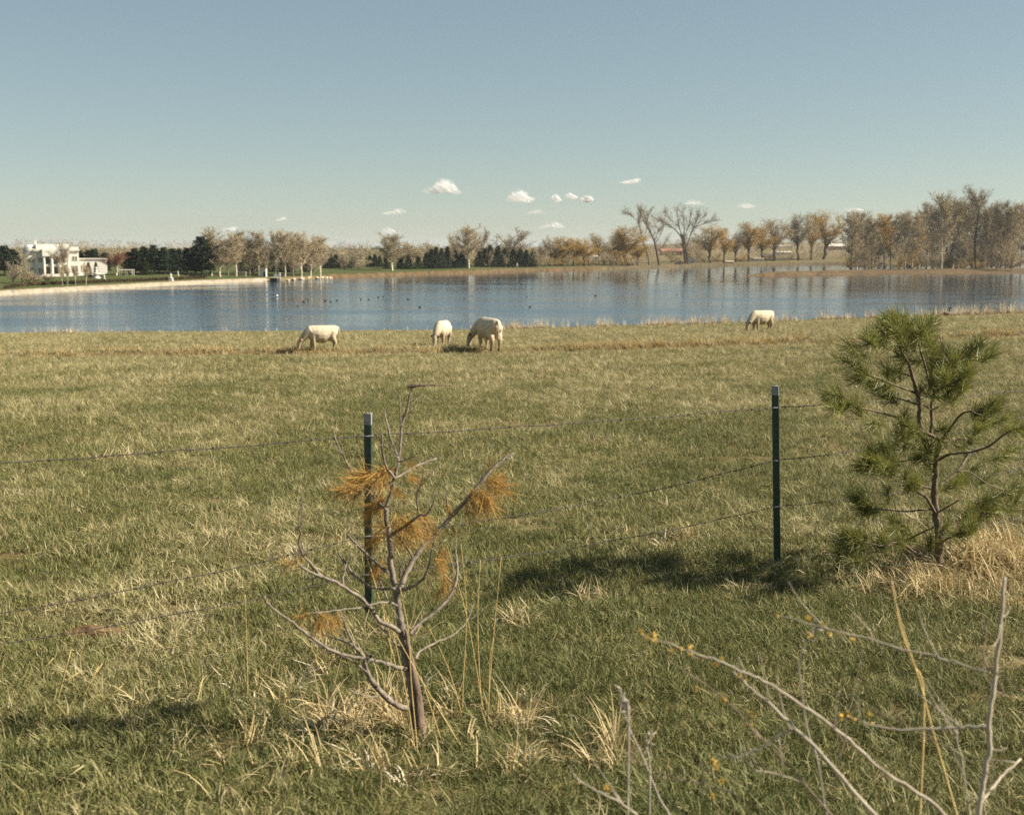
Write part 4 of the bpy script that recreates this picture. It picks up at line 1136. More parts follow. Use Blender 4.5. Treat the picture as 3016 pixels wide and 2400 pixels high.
def cow(px, py, Yd, hgt, rz, label, headyaw=0.0, stride=0.0, lean=0.0):
    mb = MB(); n = 14

    def loft(rings):
        V_, Fc = [], []
        for (x, y, z, wy, hz, tilt) in rings:
            for k in range(n):
                a = 2 * math.pi * k / n
                oy, oz = wy * math.cos(a), hz * math.sin(a)
                V_.append((x - oz * math.sin(tilt), y + oy, z + oz * math.cos(tilt)))
        m_ = len(rings)
        Fc = [(i * n + k, i * n + (k + 1) % n, (i + 1) * n + (k + 1) % n, (i + 1) * n + k) for i in range(m_ - 1) for k in range(n)]
        Fc += [tuple(range(n - 1, -1, -1)), tuple((m_ - 1) * n + k for k in range(n))]
        mb.add(V_, [tuple(reversed(f)) for f in Fc])
    loft([(-.84, 0, 1.10, .10, .12, 0), (-.78, 0, 1.07, .21, .24, 0), (-.62, 0, 1.03, .285, .32, 0), (-.38, 0, .955, .325, .40, 0), (-.05, 0, .885, .385, .475, 0), (.25, 0, .895, .37, .465, 0), (.5, 0, .95, .30, .42, 0), (.68, 0, .99, .235, .36, 0), (.78, 0, 1.02, .15, .22, 0)])
    cy, sy = math.cos(headyaw), math.sin(headyaw)

    def hd(x, z): return (.62 + (x - .62) * cy, (x - .62) * sy, z)
    neck = [hd(.58, 1.08), hd(.80, .95), hd(1.00, .74), hd(1.14, .55)]
    mb.tube(smooth_poly(neck, 3), np.interp(np.linspace(0, 1, 10), [0, .5, 1], [.29, .215, .14]), 12)
    head = [hd(1.10, .60), hd(1.20, .47), hd(1.24, .30), hd(1.26, .17), hd(1.26, .09)]
    mb.tube(smooth_poly(head, 3), np.interp(np.linspace(0, 1, 13), [0, .2, .55, .8, 1], [.11, .15, .115, .095, .08]), 12)
    side = np.array([-sy, cy, 0])
    for sg in (-1, 1):
        e0 = np.array(hd(1.14, .58)) + side * sg * .09
        mb.tube([e0, e0 + side * sg * .11 + np.array([0, 0, .03]), e0 + side * sg * .20 + np.array([0, 0, -.01])], [.045, .075, .03], 8)
    for sg, st in ((-1, stride), (1, -stride)):
        mb.tube(smooth_poly([(.48, sg * .15, .95), (.50, sg * .17, .70), (.51 + st * .5, sg * .165, .40), (.50 + st, sg * .16, .14), (.52 + st, sg * .16, .05), (.53 + st, sg * .16, 0.0)], 3), np.interp(np.linspace(0, 1, 16), [0, .3, .5, .7, .85, 1], [.15, .11, .068, .05, .06, .068]), 10)
        mb.tube(smooth_poly([(-.58, sg * .14, 1.0), (-.50, sg * .19, .74), (-.66 - st * .3, sg * .17, .44), (-.60 - st, sg * .165, .16), (-.57 - st, sg * .165, .05), (-.56 - st, sg * .165, 0.0)], 3), np.interp(np.linspace(0, 1, 16), [0, .25, .5, .7, .85, 1], [.22, .16, .075, .052, .062, .07]), 10)
    mb.tube(smooth_poly([(-.80, 0, 1.27), (-.90, 0, 1.18), (-.93, .01, .95), (-.92, .02, .62), (-.91, .02, .45)], 3), np.interp(np.linspace(0, 1, 13), [0, .3, .75, .9, 1], [.05, .032, .028, .05, .03]), 8)
    mb.tube([(-.42, 0, .62), (-.42, 0, .52)], [.13, .09], 10)
    me = mb.mesh('cow_raw')
    tmp = bpy.data.objects.new('cow_raw', me); COL.objects.link(tmp)
    md = tmp.modifiers.new('r', 'REMESH'); md.mode = 'VOXEL'; md.voxel_size = .028
    md = tmp.modifiers.new('s', 'SMOOTH'); md.iterations = 4; md.factor = .5
    dg = bpy.context.evaluated_depsgraph_get()
    body = bpy.data.meshes.new_from_object(tmp.evaluated_get(dg), depsgraph=dg)
    bpy.data.objects.remove(tmp); bpy.data.meshes.remove(me)
    body.name = 'body'
    co = np.empty(len(body.vertices) * 3); body.vertices.foreach_get('co', co); co = co.reshape(-1, 3)
    x, y, z = co.T
    c = np.tile([.57, .505, .385], (len(co), 1)); low = np.clip((.95 - z) / .5, 0, 1)[:, None] * .45; c = c * (1 - low) + np.array([.27, .19, .10]) * low  # browner towards the belly: staining, plus under-body shading put into the coat colour
    dirt = np.clip(fbm(x * 3 + px, z * 3, 9) * 1.8 - .55, 0, 1) * np.clip((1.15 - z) / .5, 0, 1); c = c * (1 - dirt[:, None] * .4) + np.array([.30, .22, .12]) * dirt[:, None] * .4
    leg = np.clip((.5 - z) / .45, 0, 1) * (x < .72) ; c = c * (1 - leg[:, None] * .45) + np.array([.30, .20, .10]) * leg[:, None] * .45
    c[(z < .07) & (x < .75)] = (.10, .08, .06)
    hx = (x - .62) * cy + y * sy + .62
    muz = (hx > 1.1) & (z < .16); c[muz] = (.42, .30, .24)
    ear = (hx > 1.02) & (z > .45) & (np.abs(-(x - .62) * sy + y * cy) > .17); c[ear] = (.22, .16, .11)
    tail = (x < -.87) & (z < .62); c[tail] = (.45, .34, .2)
    a = body.color_attributes.new('coat', 'FLOAT_COLOR', 'POINT')
    a.data.foreach_set('color', np.concatenate([c, np.ones((len(c), 1))], 1).ravel().astype(np.float32))
    body.polygons.foreach_set('use_smooth', [True] * len(body.polygons))
    p = at(px, py, Yd); p[2] = float(H(p[0], p[1]))
    o = empty('cow', p, rz); o.scale = (hgt / 1.34,) * 3
    tag(o, label, 'cow', 'white cows grazing by the lake')
    body.materials.clear()
    link('body', body, M['coat'], o)
    eb = MB()
    for sg in (-1, 1):
        e = np.array(hd(1.215, .43)) + side * sg * .105
        eb.add(IV * .026 + e, IF)
    eb.build('eyes', M['pane'], o)
    return o


def ground_Y(px, py):
    d = ray(px, py); t = np.linspace(2, 140, 8000)
    P = EYE[None] + d[None] * t[:, None]
    i = np.argmax(P[:, 2] < H(P[:, 0], P[:, 1]))
    return P[i][1]


def on_g(px, py):
    Yg = ground_Y(px, py); p = at(px, py, Yg); p[2] = float(H(p[0], p[1])); return p


def cow_at(px, py_feet, hpx, *a, **k):
    Yg = ground_Y(px, py_feet)
    cow(px, py_feet, Yg, hpx * Yg / F, *a, **k)


cow_at(950, 1034, 75, R(203), 'white cow grazing in side view, leftmost of the herd', headyaw=R(-8), stride=.05)
cow_at(1304, 1019, 74, R(-103), 'white cow grazing head-on towards the viewer, left of the big cow', headyaw=R(-8), stride=.03)
cow_at(1440, 1031, 94, R(117), 'biggest white cow seen from behind with its shaded flank', headyaw=R(42), stride=.05)
cow_at(2244, 976, 61, R(206), 'white cow grazing alone near the water at right', headyaw=R(8), stride=.06)

# goose on the bank
p = on_g(2788, 936); s = p[1] / F
M['goose'] = mat('goose_brown', (.24, .17, .10), (.16, .11, .07), 12, .8)
M['black'] = mat('goose_black', (.02, .02, .02), (.012, .012, .012), 10, .7)
o = tag(empty('goose', p, R(10)), 'brown goose with black neck standing on the grassy bank at right', 'goose')
b = MB()
b.tube(smooth_poly([(-.36, 0, .40), (-.25, 0, .42), (0, 0, .40), (.18, 0, .44), (.25, 0, .52)], 3), np.interp(np.linspace(0, 1, 13), [0, .25, .55, .85, 1], [.03, .13, .17, .12, .06]), 10); b.build('body', M['goose'], o, smooth=True)
b = MB(); b.tube(smooth_poly([(.24, 0, .5), (.27, 0, .68), (.25, 0, .85), (.30, 0, .92), (.40, 0, .90), (.46, 0, .885)], 3), np.interp(np.linspace(0, 1, 16), [0, .5, .68, .8, 1], [.065, .042, .055, .05, .015]), 8); b.build('neck', M['black'], o, smooth=True)
for sg in (-.07, .07):
    b = MB(); b.tube([(0, sg, .3), (.02, sg, .02), (.09, sg, .0)], [.02, .014, .016], 6); b.build('leg', M['black'], o)
# ducks on the water
ducks = [(894, 890), (908, 888), (958, 887), (974, 890), (992, 886), (1063, 882), (1086, 883), (1114, 877), (1129, 875), (1202, 883), (1551, 875), (1754, 872), (1994, 868), (1237, 906), (876, 903), (1560, 905)]
db = MB()
db.tube(smooth_poly([(-.26, 0, .10), (-.1, 0, .10), (.1, 0, .09), (.2, 0, .12)], 3), np.interp(np.linspace(0, 1, 10), [0, .4, .8, 1], [.03, .13, .12, .05]), 8)
db.tube(smooth_poly([(.16, 0, .12), (.2, 0, .24), (.25, 0, .28), (.33, 0, .26)], 3), np.interp(np.linspace(0, 1, 10), [0, .5, .7, 1], [.05, .04, .055, .012]), 8)
dme = db.mesh('duck')
for k, (px, py) in enumerate(ducks):
    p = at_z(px, py, 0.0)
    o = link('duck', dme, M['dark'], None, p, smooth=True); o.rotation_euler = (0, 0, k * 1.7)
    o.scale = (.95,) * 3
    tag(o, 'tiny dark duck among the scattered flock floating on the lake', 'duck', 'dark ducks scattered on the lake')
b = MB(); b.tube(smooth_poly([(-.3, 0, .16), (0, 0, .2), (.3, 0, .16)], 3), [.05, .12, .2, .24, .2, .12, .06], 8)
for k, (px, py, lab) in enumerate(((1929, 800, 'white waterbird floating before the leaning pair of trees'), (815, 874, 'single white bird floating on open water below the dock'))):
    o = link('waterbird', b.mesh('waterbird'), M['white'], None, at_z(px, py, .05), smooth=True); tag(o, lab, 'bird')

# ------------------------------------------------------------------ wire fence
M['tpost'] = mat('dark_green_steel', (.022, .055, .042), (.012, .035, .028), 30, .45, .5, metallic=.0)
M['tip'] = mat('white_post_tip', (.30, .30, .30), (.20, .20, .21), 30, .5, .4)
M['wire'] = mat('rusty_wire', (.075, .06, .052), (.04, .033, .03), 60, .7, .3)
PT = [(at(1085, 1868, 6.65), at(1083, 1218, 6.65)), (at(2294, 1674, 8.17), at(2283, 1137, 8.17))]
d12 = PT[1][0] - PT[0][0]
PT = [(PT[0][0] - d12, PT[0][1] - d12)] + PT + [(PT[1][0] + d12, PT[1][1] + d12)]
fence = tag(empty('wire_fence', PT[1][0]), 'barbed wire fence with dark green steel posts crossing the foreground pasture', 'fence')
fo = PT[1][0]
fdir = norm(d12 * np.array([1, 1, 0])); fnrm = np.array([-fdir[1], fdir[0], 0])
for b0, t0 in PT:
    b0 = b0.copy(); b0[2] = float(H(b0[0], b0[1])) - .25
    ax = norm(t0 - b0); L = np.linalg.norm(t0 - b0)

    def tsec(z0, z1, grow=0.0):
        # T profile: face flange towards the viewer side, stem behind
        prof = [(-.024, -.004), (.024, -.004), (.024, .004), (.005, .005), (.004, .036), (-.004, .036), (-.005, .005), (-.024, .004)]
        prof = [(x * (1 + grow) + math.copysign(grow * .01, x), y * (1 + grow)) for x, y in prof]
        rot = -1.0
        V_ = []
        for z in (z0, z1):
            c = b0 + ax * z - fo
            for x, y in prof:
                q = fdir * (x * math.cos(rot) - y * math.sin(rot)) + fnrm * (x * math.sin(rot) + y * math.cos(rot))
                V_.append(c + q)
        k = len(prof)
        b_ = MB(); b_.add(V_, [(i, (i + 1) % k, k + (i + 1) % k, k + i) for i in range(k)] + [tuple(range(k - 1, -1, -1)), tuple(range(k, 2 * k))])
        return b_
    pb = tsec(0, L - .065)
    for q in range(22):
        c = b0 + ax * (.3 + q * .055) - fo - fnrm * .01
        if .3 + q * .055 < L - .14:
            pb.add(IV[:] * np.array([.007, .007, .009]) + c, IF) if q % 1 == 0 and False else pb.box(tuple(c - .007), tuple(c + .007))
    post = pb.build('post', M['tpost'], fence)
    tsec(L - .0645, L, .03).build('post_tip', M['tip'], post)
wire_px = [((1085, 1283), (2280, 1200)), ((1085, 1577), (2280, 1356)), ((1085, 1690), (2284, 1491)), ((1085, 1878), (2290, 1655))]
sag = [.012, .055, .05, .02]
for (a_, b_), sg in zip(wire_px, sag):
    A_, B_ = at(*a_, 6.63), at(*b_, 8.15)
    K = [A_ - (B_ - A_), A_, B_, B_ + (B_ - A_)]
    if K[0][2] < float(H(K[0][0], K[0][1])) + .08: K[0][2] = float(H(K[0][0], K[0][1])) + .10
    wb = MB()
    for q in range(3):
        t = np.linspace(0, 1, 90)[:, None]
        L = K[q] * (1 - t) + K[q + 1] * t
        L[:, 2] += -4 * sg * (t * (1 - t))[:, 0] + .0025 * np.sin(t[:, 0] * 23 + q) + .0012 * np.sin(t[:, 0] * 61)
        ph = t[:, 0] * 190
        for s_ in (0, math.pi):
            off = np.stack([0 * ph, np.cos(ph + s_), np.sin(ph + s_)], 1) * .0022
            wb.tube(L + off - fo, .0019, 4)
        for j in range(3, 88, 4):
            c = L[j] - fo; d = norm(L[j + 1] - L[j])
            for w_ in range(2):
                v = norm(np.cross(d, rdirs(1)[0])); wb.tube([c - v * .014, c + d * .004, c + v * .014], [.0012, .0024, .0012], 4)
            wb.tube([c - d * .006, c + d * .006], .0046, 5)
    wb.build('wire', M['wire'], fence)

for (a_, b_) in wire_px:
    for q, (pq, Yq) in enumerate(((a_, 6.63), (b_, 8.15))):
        c = at(*pq, Yq) - fo; cb_ = MB()
        cb_.tube([c + fdir * .03 - fnrm * .004, c + fdir * .012 - fnrm * .02, c - fdir * .016 - fnrm * .016, c - fdir * .03 + fnrm * .012], .0026, 5)
        cb_.build('clip', M['tip'], fence)

# ------------------------------------------------------------------ dead pine sapling
M['dead_bark'] = mat('grey_dead_bark', (.285, .245, .20), (.105, .085, .068), 22, .95, .1, bump=.6)
M['dead_bark_base'] = mat('brown_dead_bark', (.21, .16, .12), (.10, .07, .052), 22, .95, .1, bump=.8, mapping=(1, 1, .3))
M['dead_needle'] = mat('orange_dead_needles', (.46, .285, .085), (.28, .155, .042), 25, .8, .2, translucent=.25, objvar=.3)


def A_(u, v): return 750 + u / 2.695, 1080 + v / 2.695
def B_(u, v): return 750 + u / 2.451, 1600 + v / 2.451


dp0 = on_g(1236, 2182); DY = dp0[1]
dead = tag(empty('dead_pine_sapling', dp0), 'dead young pine with bare grey branches and orange needle tufts before the left post', 'sapling')
rng = np.random.default_rng(15)


def limb(zf, pts, lean, r, name, m, parent, Yd, origin, sub=5, n=7, wob=.003):
    Q = np.array([at(*zf(*p_), Yd + lean[0] + (lean[1] - lean[0]) * i / max(1, len(pts) - 1)) for i, p_ in enumerate(pts)]) - origin
    L = smooth_poly(Q, sub); m_ = len(L)
    for w_ in L + origin:
        v_ = w_ - EYE; fd = v_[1] * _c - v_[2] * _s; ud = v_[1] * _s + v_[2] * _c
        BPTS.append((CX + F * v_[0] / fd, CY - F * ud / fd, w_[1]))
    L[1:-1] += rng.normal(size=(m_ - 2, 3)) * wob * .35
    rr = np.interp(np.linspace(0, 1, m_), np.linspace(0, 1, len(r)), r) * rng.uniform(.9, 1.12, m_)
    b_ = MB(); b_.tube(L, rr, n)
    if m is M['dead_bark'] and m_ > 8:
        for _ in range(max(2, m_ // 5)):
            q = int(rng.integers(2, m_ - 1)); d = norm(rdirs(1)[0] + norm(L[q] - L[q - 1]) * .6); k_ = rng.uniform(.008, .03)
            b_.tube([L[q], L[q] + d * k_ * .6, L[q] + d * k_], [rr[q] * .6, rr[q] * .42, rr[q] * .3], 5)
            if q > m_ * .3 and rng.uniform() < .45:
                d = norm(rdirs(1)[0] * .9 + norm(L[q] - L[q - 1]) + np.array([0, 0, .3])); k_ = rng.uniform(.05, .14)
                b_.tube(bezier(L[q], L[q] + d * k_ * .5 + rdirs(1)[0] * .012, L[q] + d * k_ + np.array([0, 0, k_ * .25]), 5), np.linspace(min(.0022, rr[q] * .7), .0009, 5), 4)
    return b_.build(name, m, parent, smooth=True), L


def S_(x, y): return x, y


BPTS = []          # points along the limbs of the sapling being built


def limb_depth(x, y, Yd):
    d = [((q[0] - x) ** 2 + (q[1] - y) ** 2, q[2]) for q in BPTS]
    return min(d)[1] - Yd if d else 0.0


tr_pts = [B_(1195, 1450), B_(1178, 1300), B_(1162, 1180), B_(1130, 1000), B_(1095, 850), B_(1065, 640), B_(1035, 470), B_(1018, 330), B_(980, 160), A_(1080, 1480), A_(1065, 1320), A_(1042, 1150), A_(1078, 1010), A_(1108, 890), A_(1140, 750), A_(1168, 480), A_(1210, 330), A_(1245, 165)]
_, TL = limb(S_, tr_pts, (0, .05), [.034, .027, .024, .021, .018, .016, .014, .013, .012, .0115, .011, .0095, .008, .0065, .0055, .005, .0045, .004], 'trunk', M['dead_bark'], dead, DY, dp0, 5, 9, .004)
limb(S_, [B_(1205, 1470), B_(1185, 1290), B_(1172, 1120), B_(1150, 960), B_(1120, 800), B_(1090, 620)], (-.012, -.008), [.034, .026, .021, .017, .012, .006], 'trunk', M['dead_bark_base'], dead, DY, dp0, 4, 8)
TIPS = {}
BR = [
    ('B', [(1045, 640), (980, 595), (900, 560), (850, 490), (780, 405), (720, 365), (640, 315), (590, 280), (480, 235), (400, 140), (345, 80), (318, 0), (330, -70), (318, -130)], (0, -.22), [.011, .009, .008, .007, .006, .004, .003]),
    ('B', [(470, 232), (390, 200), (310, 140), (292, 70)], (-.17, -.25), [.005, .0035, .002]),
    ('B', [(480, 240), (420, 255), (368, 255)], (-.17, -.12), [.003, .002]),
    ('B', [(640, 315), (640, 250), (660, 160), (700, 60)], (-.1, -.02), [.004, .003, .002]),
    ('B', [(1130, 1195), (1060, 1180), (980, 1140), (900, 1060), (830, 970), (800, 900), (785, 820), (725, 750), (690, 680), (650, 590), (615, 490)], (0, -.30), [.014, .013, .012, .010, .008, .006, .004, .003]),
    ('B', [(785, 830), (650, 805), (520, 755), (400, 670), (300, 590), (200, 520), (100, 440), (68, 385)], (-.2, -.42), [.006, .006, .005, .004, .003]),
    ('B', [(810, 930), (720, 860), (600, 800), (480, 750), (380, 690)], (-.19, -.1), [.004, .003, .002]),
    ('B', [(800, 835), (830, 820), (855, 805)], (-.2, -.2), [.006, .005]),
    ('B', [(700, 730), (600, 690), (490, 660)], (-.24, -.15), [.005, .004, .002]),
    ('B', [(1100, 905), (1050, 900), (960, 870), (890, 850), (820, 838)], (0, -.1), [.012, .009, .007, .005]),
    ('B', [(1115, 660), (1190, 580), (1300, 500), (1400, 390), (1450, 290), (1462, 150), (1450, 50), (1460, -40)], (0, .12), [.009, .008, .007, .006, .004, .002]),
    ('B', [(1442, 295), (1380, 240), (1338, 190), (1335, 80), (1345, -20)], (.08, -.02), [.004, .003, .002]),
    ('B', [(1045, 350), (1060, 300), (1090, 220), (1150, 110), (1225, 10), (1290, -50), (1400, -170), (1545, -330), (1640, -450), (1740, -560), (1810, -615), (1870, -650)], (0, .18), [.013, .012, .011, .010, .009, .008, .006, .004]),
    ('A', [(1255, 1520), (1200, 1420), (1140, 1340)], (.05, -.04), [.006, .005, .004]),
    ('A', [(1395, 1360), (1350, 1250), (1310, 1180), (1288, 1050), (1310, 950), (1342, 870)], (.09, .0), [.006, .005, .004, .002]),
    ('A', [(1085, 1330), (1200, 1260), (1310, 1180), (1370, 1165), (1450, 1010)], (0, -.08), [.007, .006, .004, .002]),
    ('A', [(1545, 1190), (1528, 1080), (1520, 960)], (.12, .06), [.004, .003, .002]),
    ('B', [(1050, 335), (1100, 325), (1160, 300), (1220, 250), (1260, 150), (1280, 50), (1300, -30)], (0, -.14), [.008, .007, .005, .004, .002]),
    ('A', [(1045, 1140), (1015, 1110), (930, 1010), (850, 950), (780, 850), (720, 740), (660, 620), (625, 510)], (0, .15), [.007, .006, .005, .004, .0025]),
    ('A', [(720, 740), (690, 650), (665, 560)], (.1, .04), [.003, .002]),
    ('A', [(1110, 885), (1060, 820), (1030, 750), (1012, 650), (1012, 540)], (0, -.05), [.006, .005, .004]),
    ('A', [(1140, 745), (1125, 680), (1090, 600), (1060, 480), (1032, 350)], (0, .06), [.004, .0035, .0028]),
    ('A', [(1168, 475), (1152, 400), (1150, 230)], (0, -.03), [.0035, .003, .0025]),
    ('A', [(1105, 890), (1180, 850), (1280, 790), (1350, 760), (1445, 728)], (0, .1), [.005, .004, .003]),
    ('A', [(1140, 755), (1200, 735), (1275, 710)], (0, -.1), [.003, .002]),
    ('B', [(1030, 450), (980, 430), (900, 425), (780, 460), (650, 475), (500, 495), (392, 498)], (0, -.2), [.005, .004, .003, .002]),
    ('B', [(1010, 325), (880, 325), (800, 290), (720, 230), (660, 150), (605, 75)], (0, .16), [.006, .005, .006, .005]),
    ('A', [(1055, 1630), (960, 1550), (850, 1450), (735, 1335)], (0, .2), [.007, .006, .006, .005]),
    ('B', [(1165, 830), (1190, 780), (1300, 720), (1430, 660), (1530, 570), (1585, 435)], (0, .25), [.006, .005, .004, .003, .002]),
    ('B', [(1060, 760), (1010, 720), (950, 640), (890, 590)], (0, .12), [.007, .005, .004]),
    ('B', [(1045, 250), (1050, 160), (1035, 110)], (0, -.08), [.004, .003, .003]),
    ('B', [(960, 400), (930, 330), (900, 250)], (.05, .1), [.005, .004]),
    ('B', [(900, 1095), (850, 1105), (750, 1085), (680, 1050)], (-.1, -.2), [.003, .002]),
]
for z_, pts, lean, r in BR:
    _, L = limb(A_ if z_ == 'A' else B_, pts, (lean[0] * 1.9, lean[1] * 1.9), r, 'branch', M['dead_bark'], dead, DY, dp0, 4, 6)
b_ = MB()
tip = at(*A_(1250, 155), DY + .05) - dp0
b_.tube(smooth_poly([tip + np.array([-.02, 0, 0]), tip, tip + np.array([.03, 0, .004]), tip + np.array([.10, .01, .003]), tip + np.array([.16, .02, 0])], 3), np.interp(np.linspace(0, 1, 13), [0, .3, .6, 1], [.006, .010, .004, .0015]), 6)
b_.build('broken_tip', M['dead_bark_base'], dead)


def needle_mesh(seed, n, L, w, droop, spread, shoot, bend=.3):
    g = np.random.default_rng(seed)
    b_ = MB()
    t = g.uniform(0, 1, n); p = np.stack([g.normal(0, .004, n), g.normal(0, .004, n), t * shoot], 1)
    a = g.uniform(0, 2 * math.pi, n); el = np.clip(g.normal(spread, .32, n), .05, 1.9) * (1.15 - .55 * t)
    d = np.stack([np.sin(el) * np.cos(a), np.sin(el) * np.sin(a), np.cos(el)], 1)
    ln = L * g.uniform(.7, 1.1, n)
    wd = np.cross(d, norm(g.normal(size=(n, 3)))); wd = norm(wd) * w / 2
    m1 = p + d * (ln * .55)[:, None]
    d2 = norm(d + np.array([0, 0, bend]) + g.normal(size=(n, 3)) * .12); e = m1 + d2 * (ln * .5)[:, None]
    b_.tris(np.stack([p - wd, p + wd, m1 + wd], 1)); b_.tris(np.stack([p - wd, m1 + wd, m1 - wd], 1)); b_.tris(np.stack([m1 - wd, m1 + wd, e], 1))
    return b_.mesh('needle_tuft')


def orient(o, d, roll):
    q = Vector([float(v) for v in d]).to_track_quat('Z', 'Y')
    o.rotation_euler = (q @ Quaternion((0, 0, 1), roll)).to_euler()


DN = [needle_mesh(20 + k, 40, .12, .0022, 0, .7, .085, -.2) for k in range(4)]
dn_pos = [('A', 1040, 780, .9, (-.8, -.2, -.25)), ('A', 1100, 800, .8, (-.5, .3, -.5)), ('A', 990, 830, 1.0, (-.9, .1, -.3)), ('A', 1060, 860, .9, (-.7, -.4, -.45)), ('A', 930, 880, 1.0, (-1, 0, -.3)), ('A', 850, 935, 1.0, (-1, -.2, -.35)), ('A', 900, 960, .9, (-.8, .3, -.6)),
          ('A', 780, 960, .7, (-.9, 0, -.25)), ('A', 1020, 1040, 1.0, (-.7, -.1, -.7)), ('A', 970, 1060, .9, (-.6, .3, -.8)), ('A', 1090, 930, .7, (.5, 0, -.7)), ('A', 1110, 1130, .9, (.2, -.2, -1)), ('A', 1160, 1190, .9, (.3, .2, -1)), ('A', 1060, 1260, 1.0, (-.5, 0, -.8)),
          ('A', 1010, 1330, .9, (-.5, .2, -.7)), ('A', 1130, 1260, .9, (.1, .3, -1)), ('A', 1230, 1240, .9, (.5, 0, -.7)), ('A', 1300, 1240, .8, (.6, -.1, -.6)), ('A', 1190, 1330, .7, (.2, .3, -1)), ('A', 1200, 870, .6, (.8, .2, -.4)), ('A', 1180, 760, .5, (.9, 0, -.15)), ('A', 1310, 1150, .6, (.7, 0, -.7)), ('A', 1500, 1070, .5, (.5, .1, -.5)),
          ('A', 1720, 990, 1.0, (.55, 0, -.8)), ('A', 1770, 950, 1.1, (.75, -.2, -.7)), ('A', 1800, 920, 1.1, (.9, .1, -.55)), ('A', 1690, 1040, .9, (.4, .2, -.8)), ('A', 1830, 890, .7, (.9, 0, .3)), ('A', 1850, 890, .9, (.9, .2, -.2)), ('A', 1740, 1000, .9, (.6, -.3, -.8)),
          ('B', 470, 495, .8, (-.1, 0, -1)), ('B', 540, 488, .8, (.1, .1, -1)), ('B', 590, 485, .6, (.2, -.1, -1)), ('B', 430, 497, .7, (-.7, 0, -.6)), ('B', 880, 130, .7, (0, 0, -1)), ('B', 900, 150, .6, (-.3, .2, -.9)), ('B', 1340, 180, .7, (.2, 0, -1)), ('B', 1380, 235, .7, (0, .2, -1)), ('B', 1335, 60, .6, (.1, 0, -1)), ('B', 310, 140, .6, (-.8, .1, -.2)),
          ('A', 1480, 1420, .6, (.2, 0, -1)), ('A', 950, 1560, .6, (-.1, .2, -1)), ('A', 1560, 1250, .4, (.3, 0, -.9)), ('A', 650, 1330, .35, (0, 0, -1))]
dn_pos = dn_pos + [(z_, u + rng.normal() * 38, v + rng.normal() * 34, sc * rng.uniform(.55, .95), tuple(np.array(d) + rng.normal(size=3) * .35)) for z_, u, v, sc, d in dn_pos if sc > .55]
for k, (z_, u, v, sc, d) in enumerate(dn_pos):
    x, y = (A_ if z_ == 'A' else B_)(u, v)
    o = link('needle_tuft', DN[k % 4], M['dead_needle'], dead, at(x, y, DY + limb_depth(x, y, DY) + rng.uniform(-.03, .03)) - dp0)
    orient(o, np.array(d) + rng.normal(size=3) * .12, rng.uniform(0, 6)); o.scale = (sc, sc, sc * 1.0)

# ------------------------------------------------------------------ green pine sapling
M['live_bark'] = mat('pine_sapling_bark', (.20, .16, .115), (.085, .065, .047), 16, .95, .1, bump=.7)
M['needle'] = mat('green_pine_needles', (.25, .24, .058), (.095, .112, .028), 14, .5, .4, translucent=.3, objvar=.35)  # noise mixes sunlit yellow and inner shade into the needle colour


def C_(u, v): return 2350 + u / 3.3, 880 + v / 3.3
def D_(u, v): return 2350 + u / 2.86, 1300 + v / 2.86


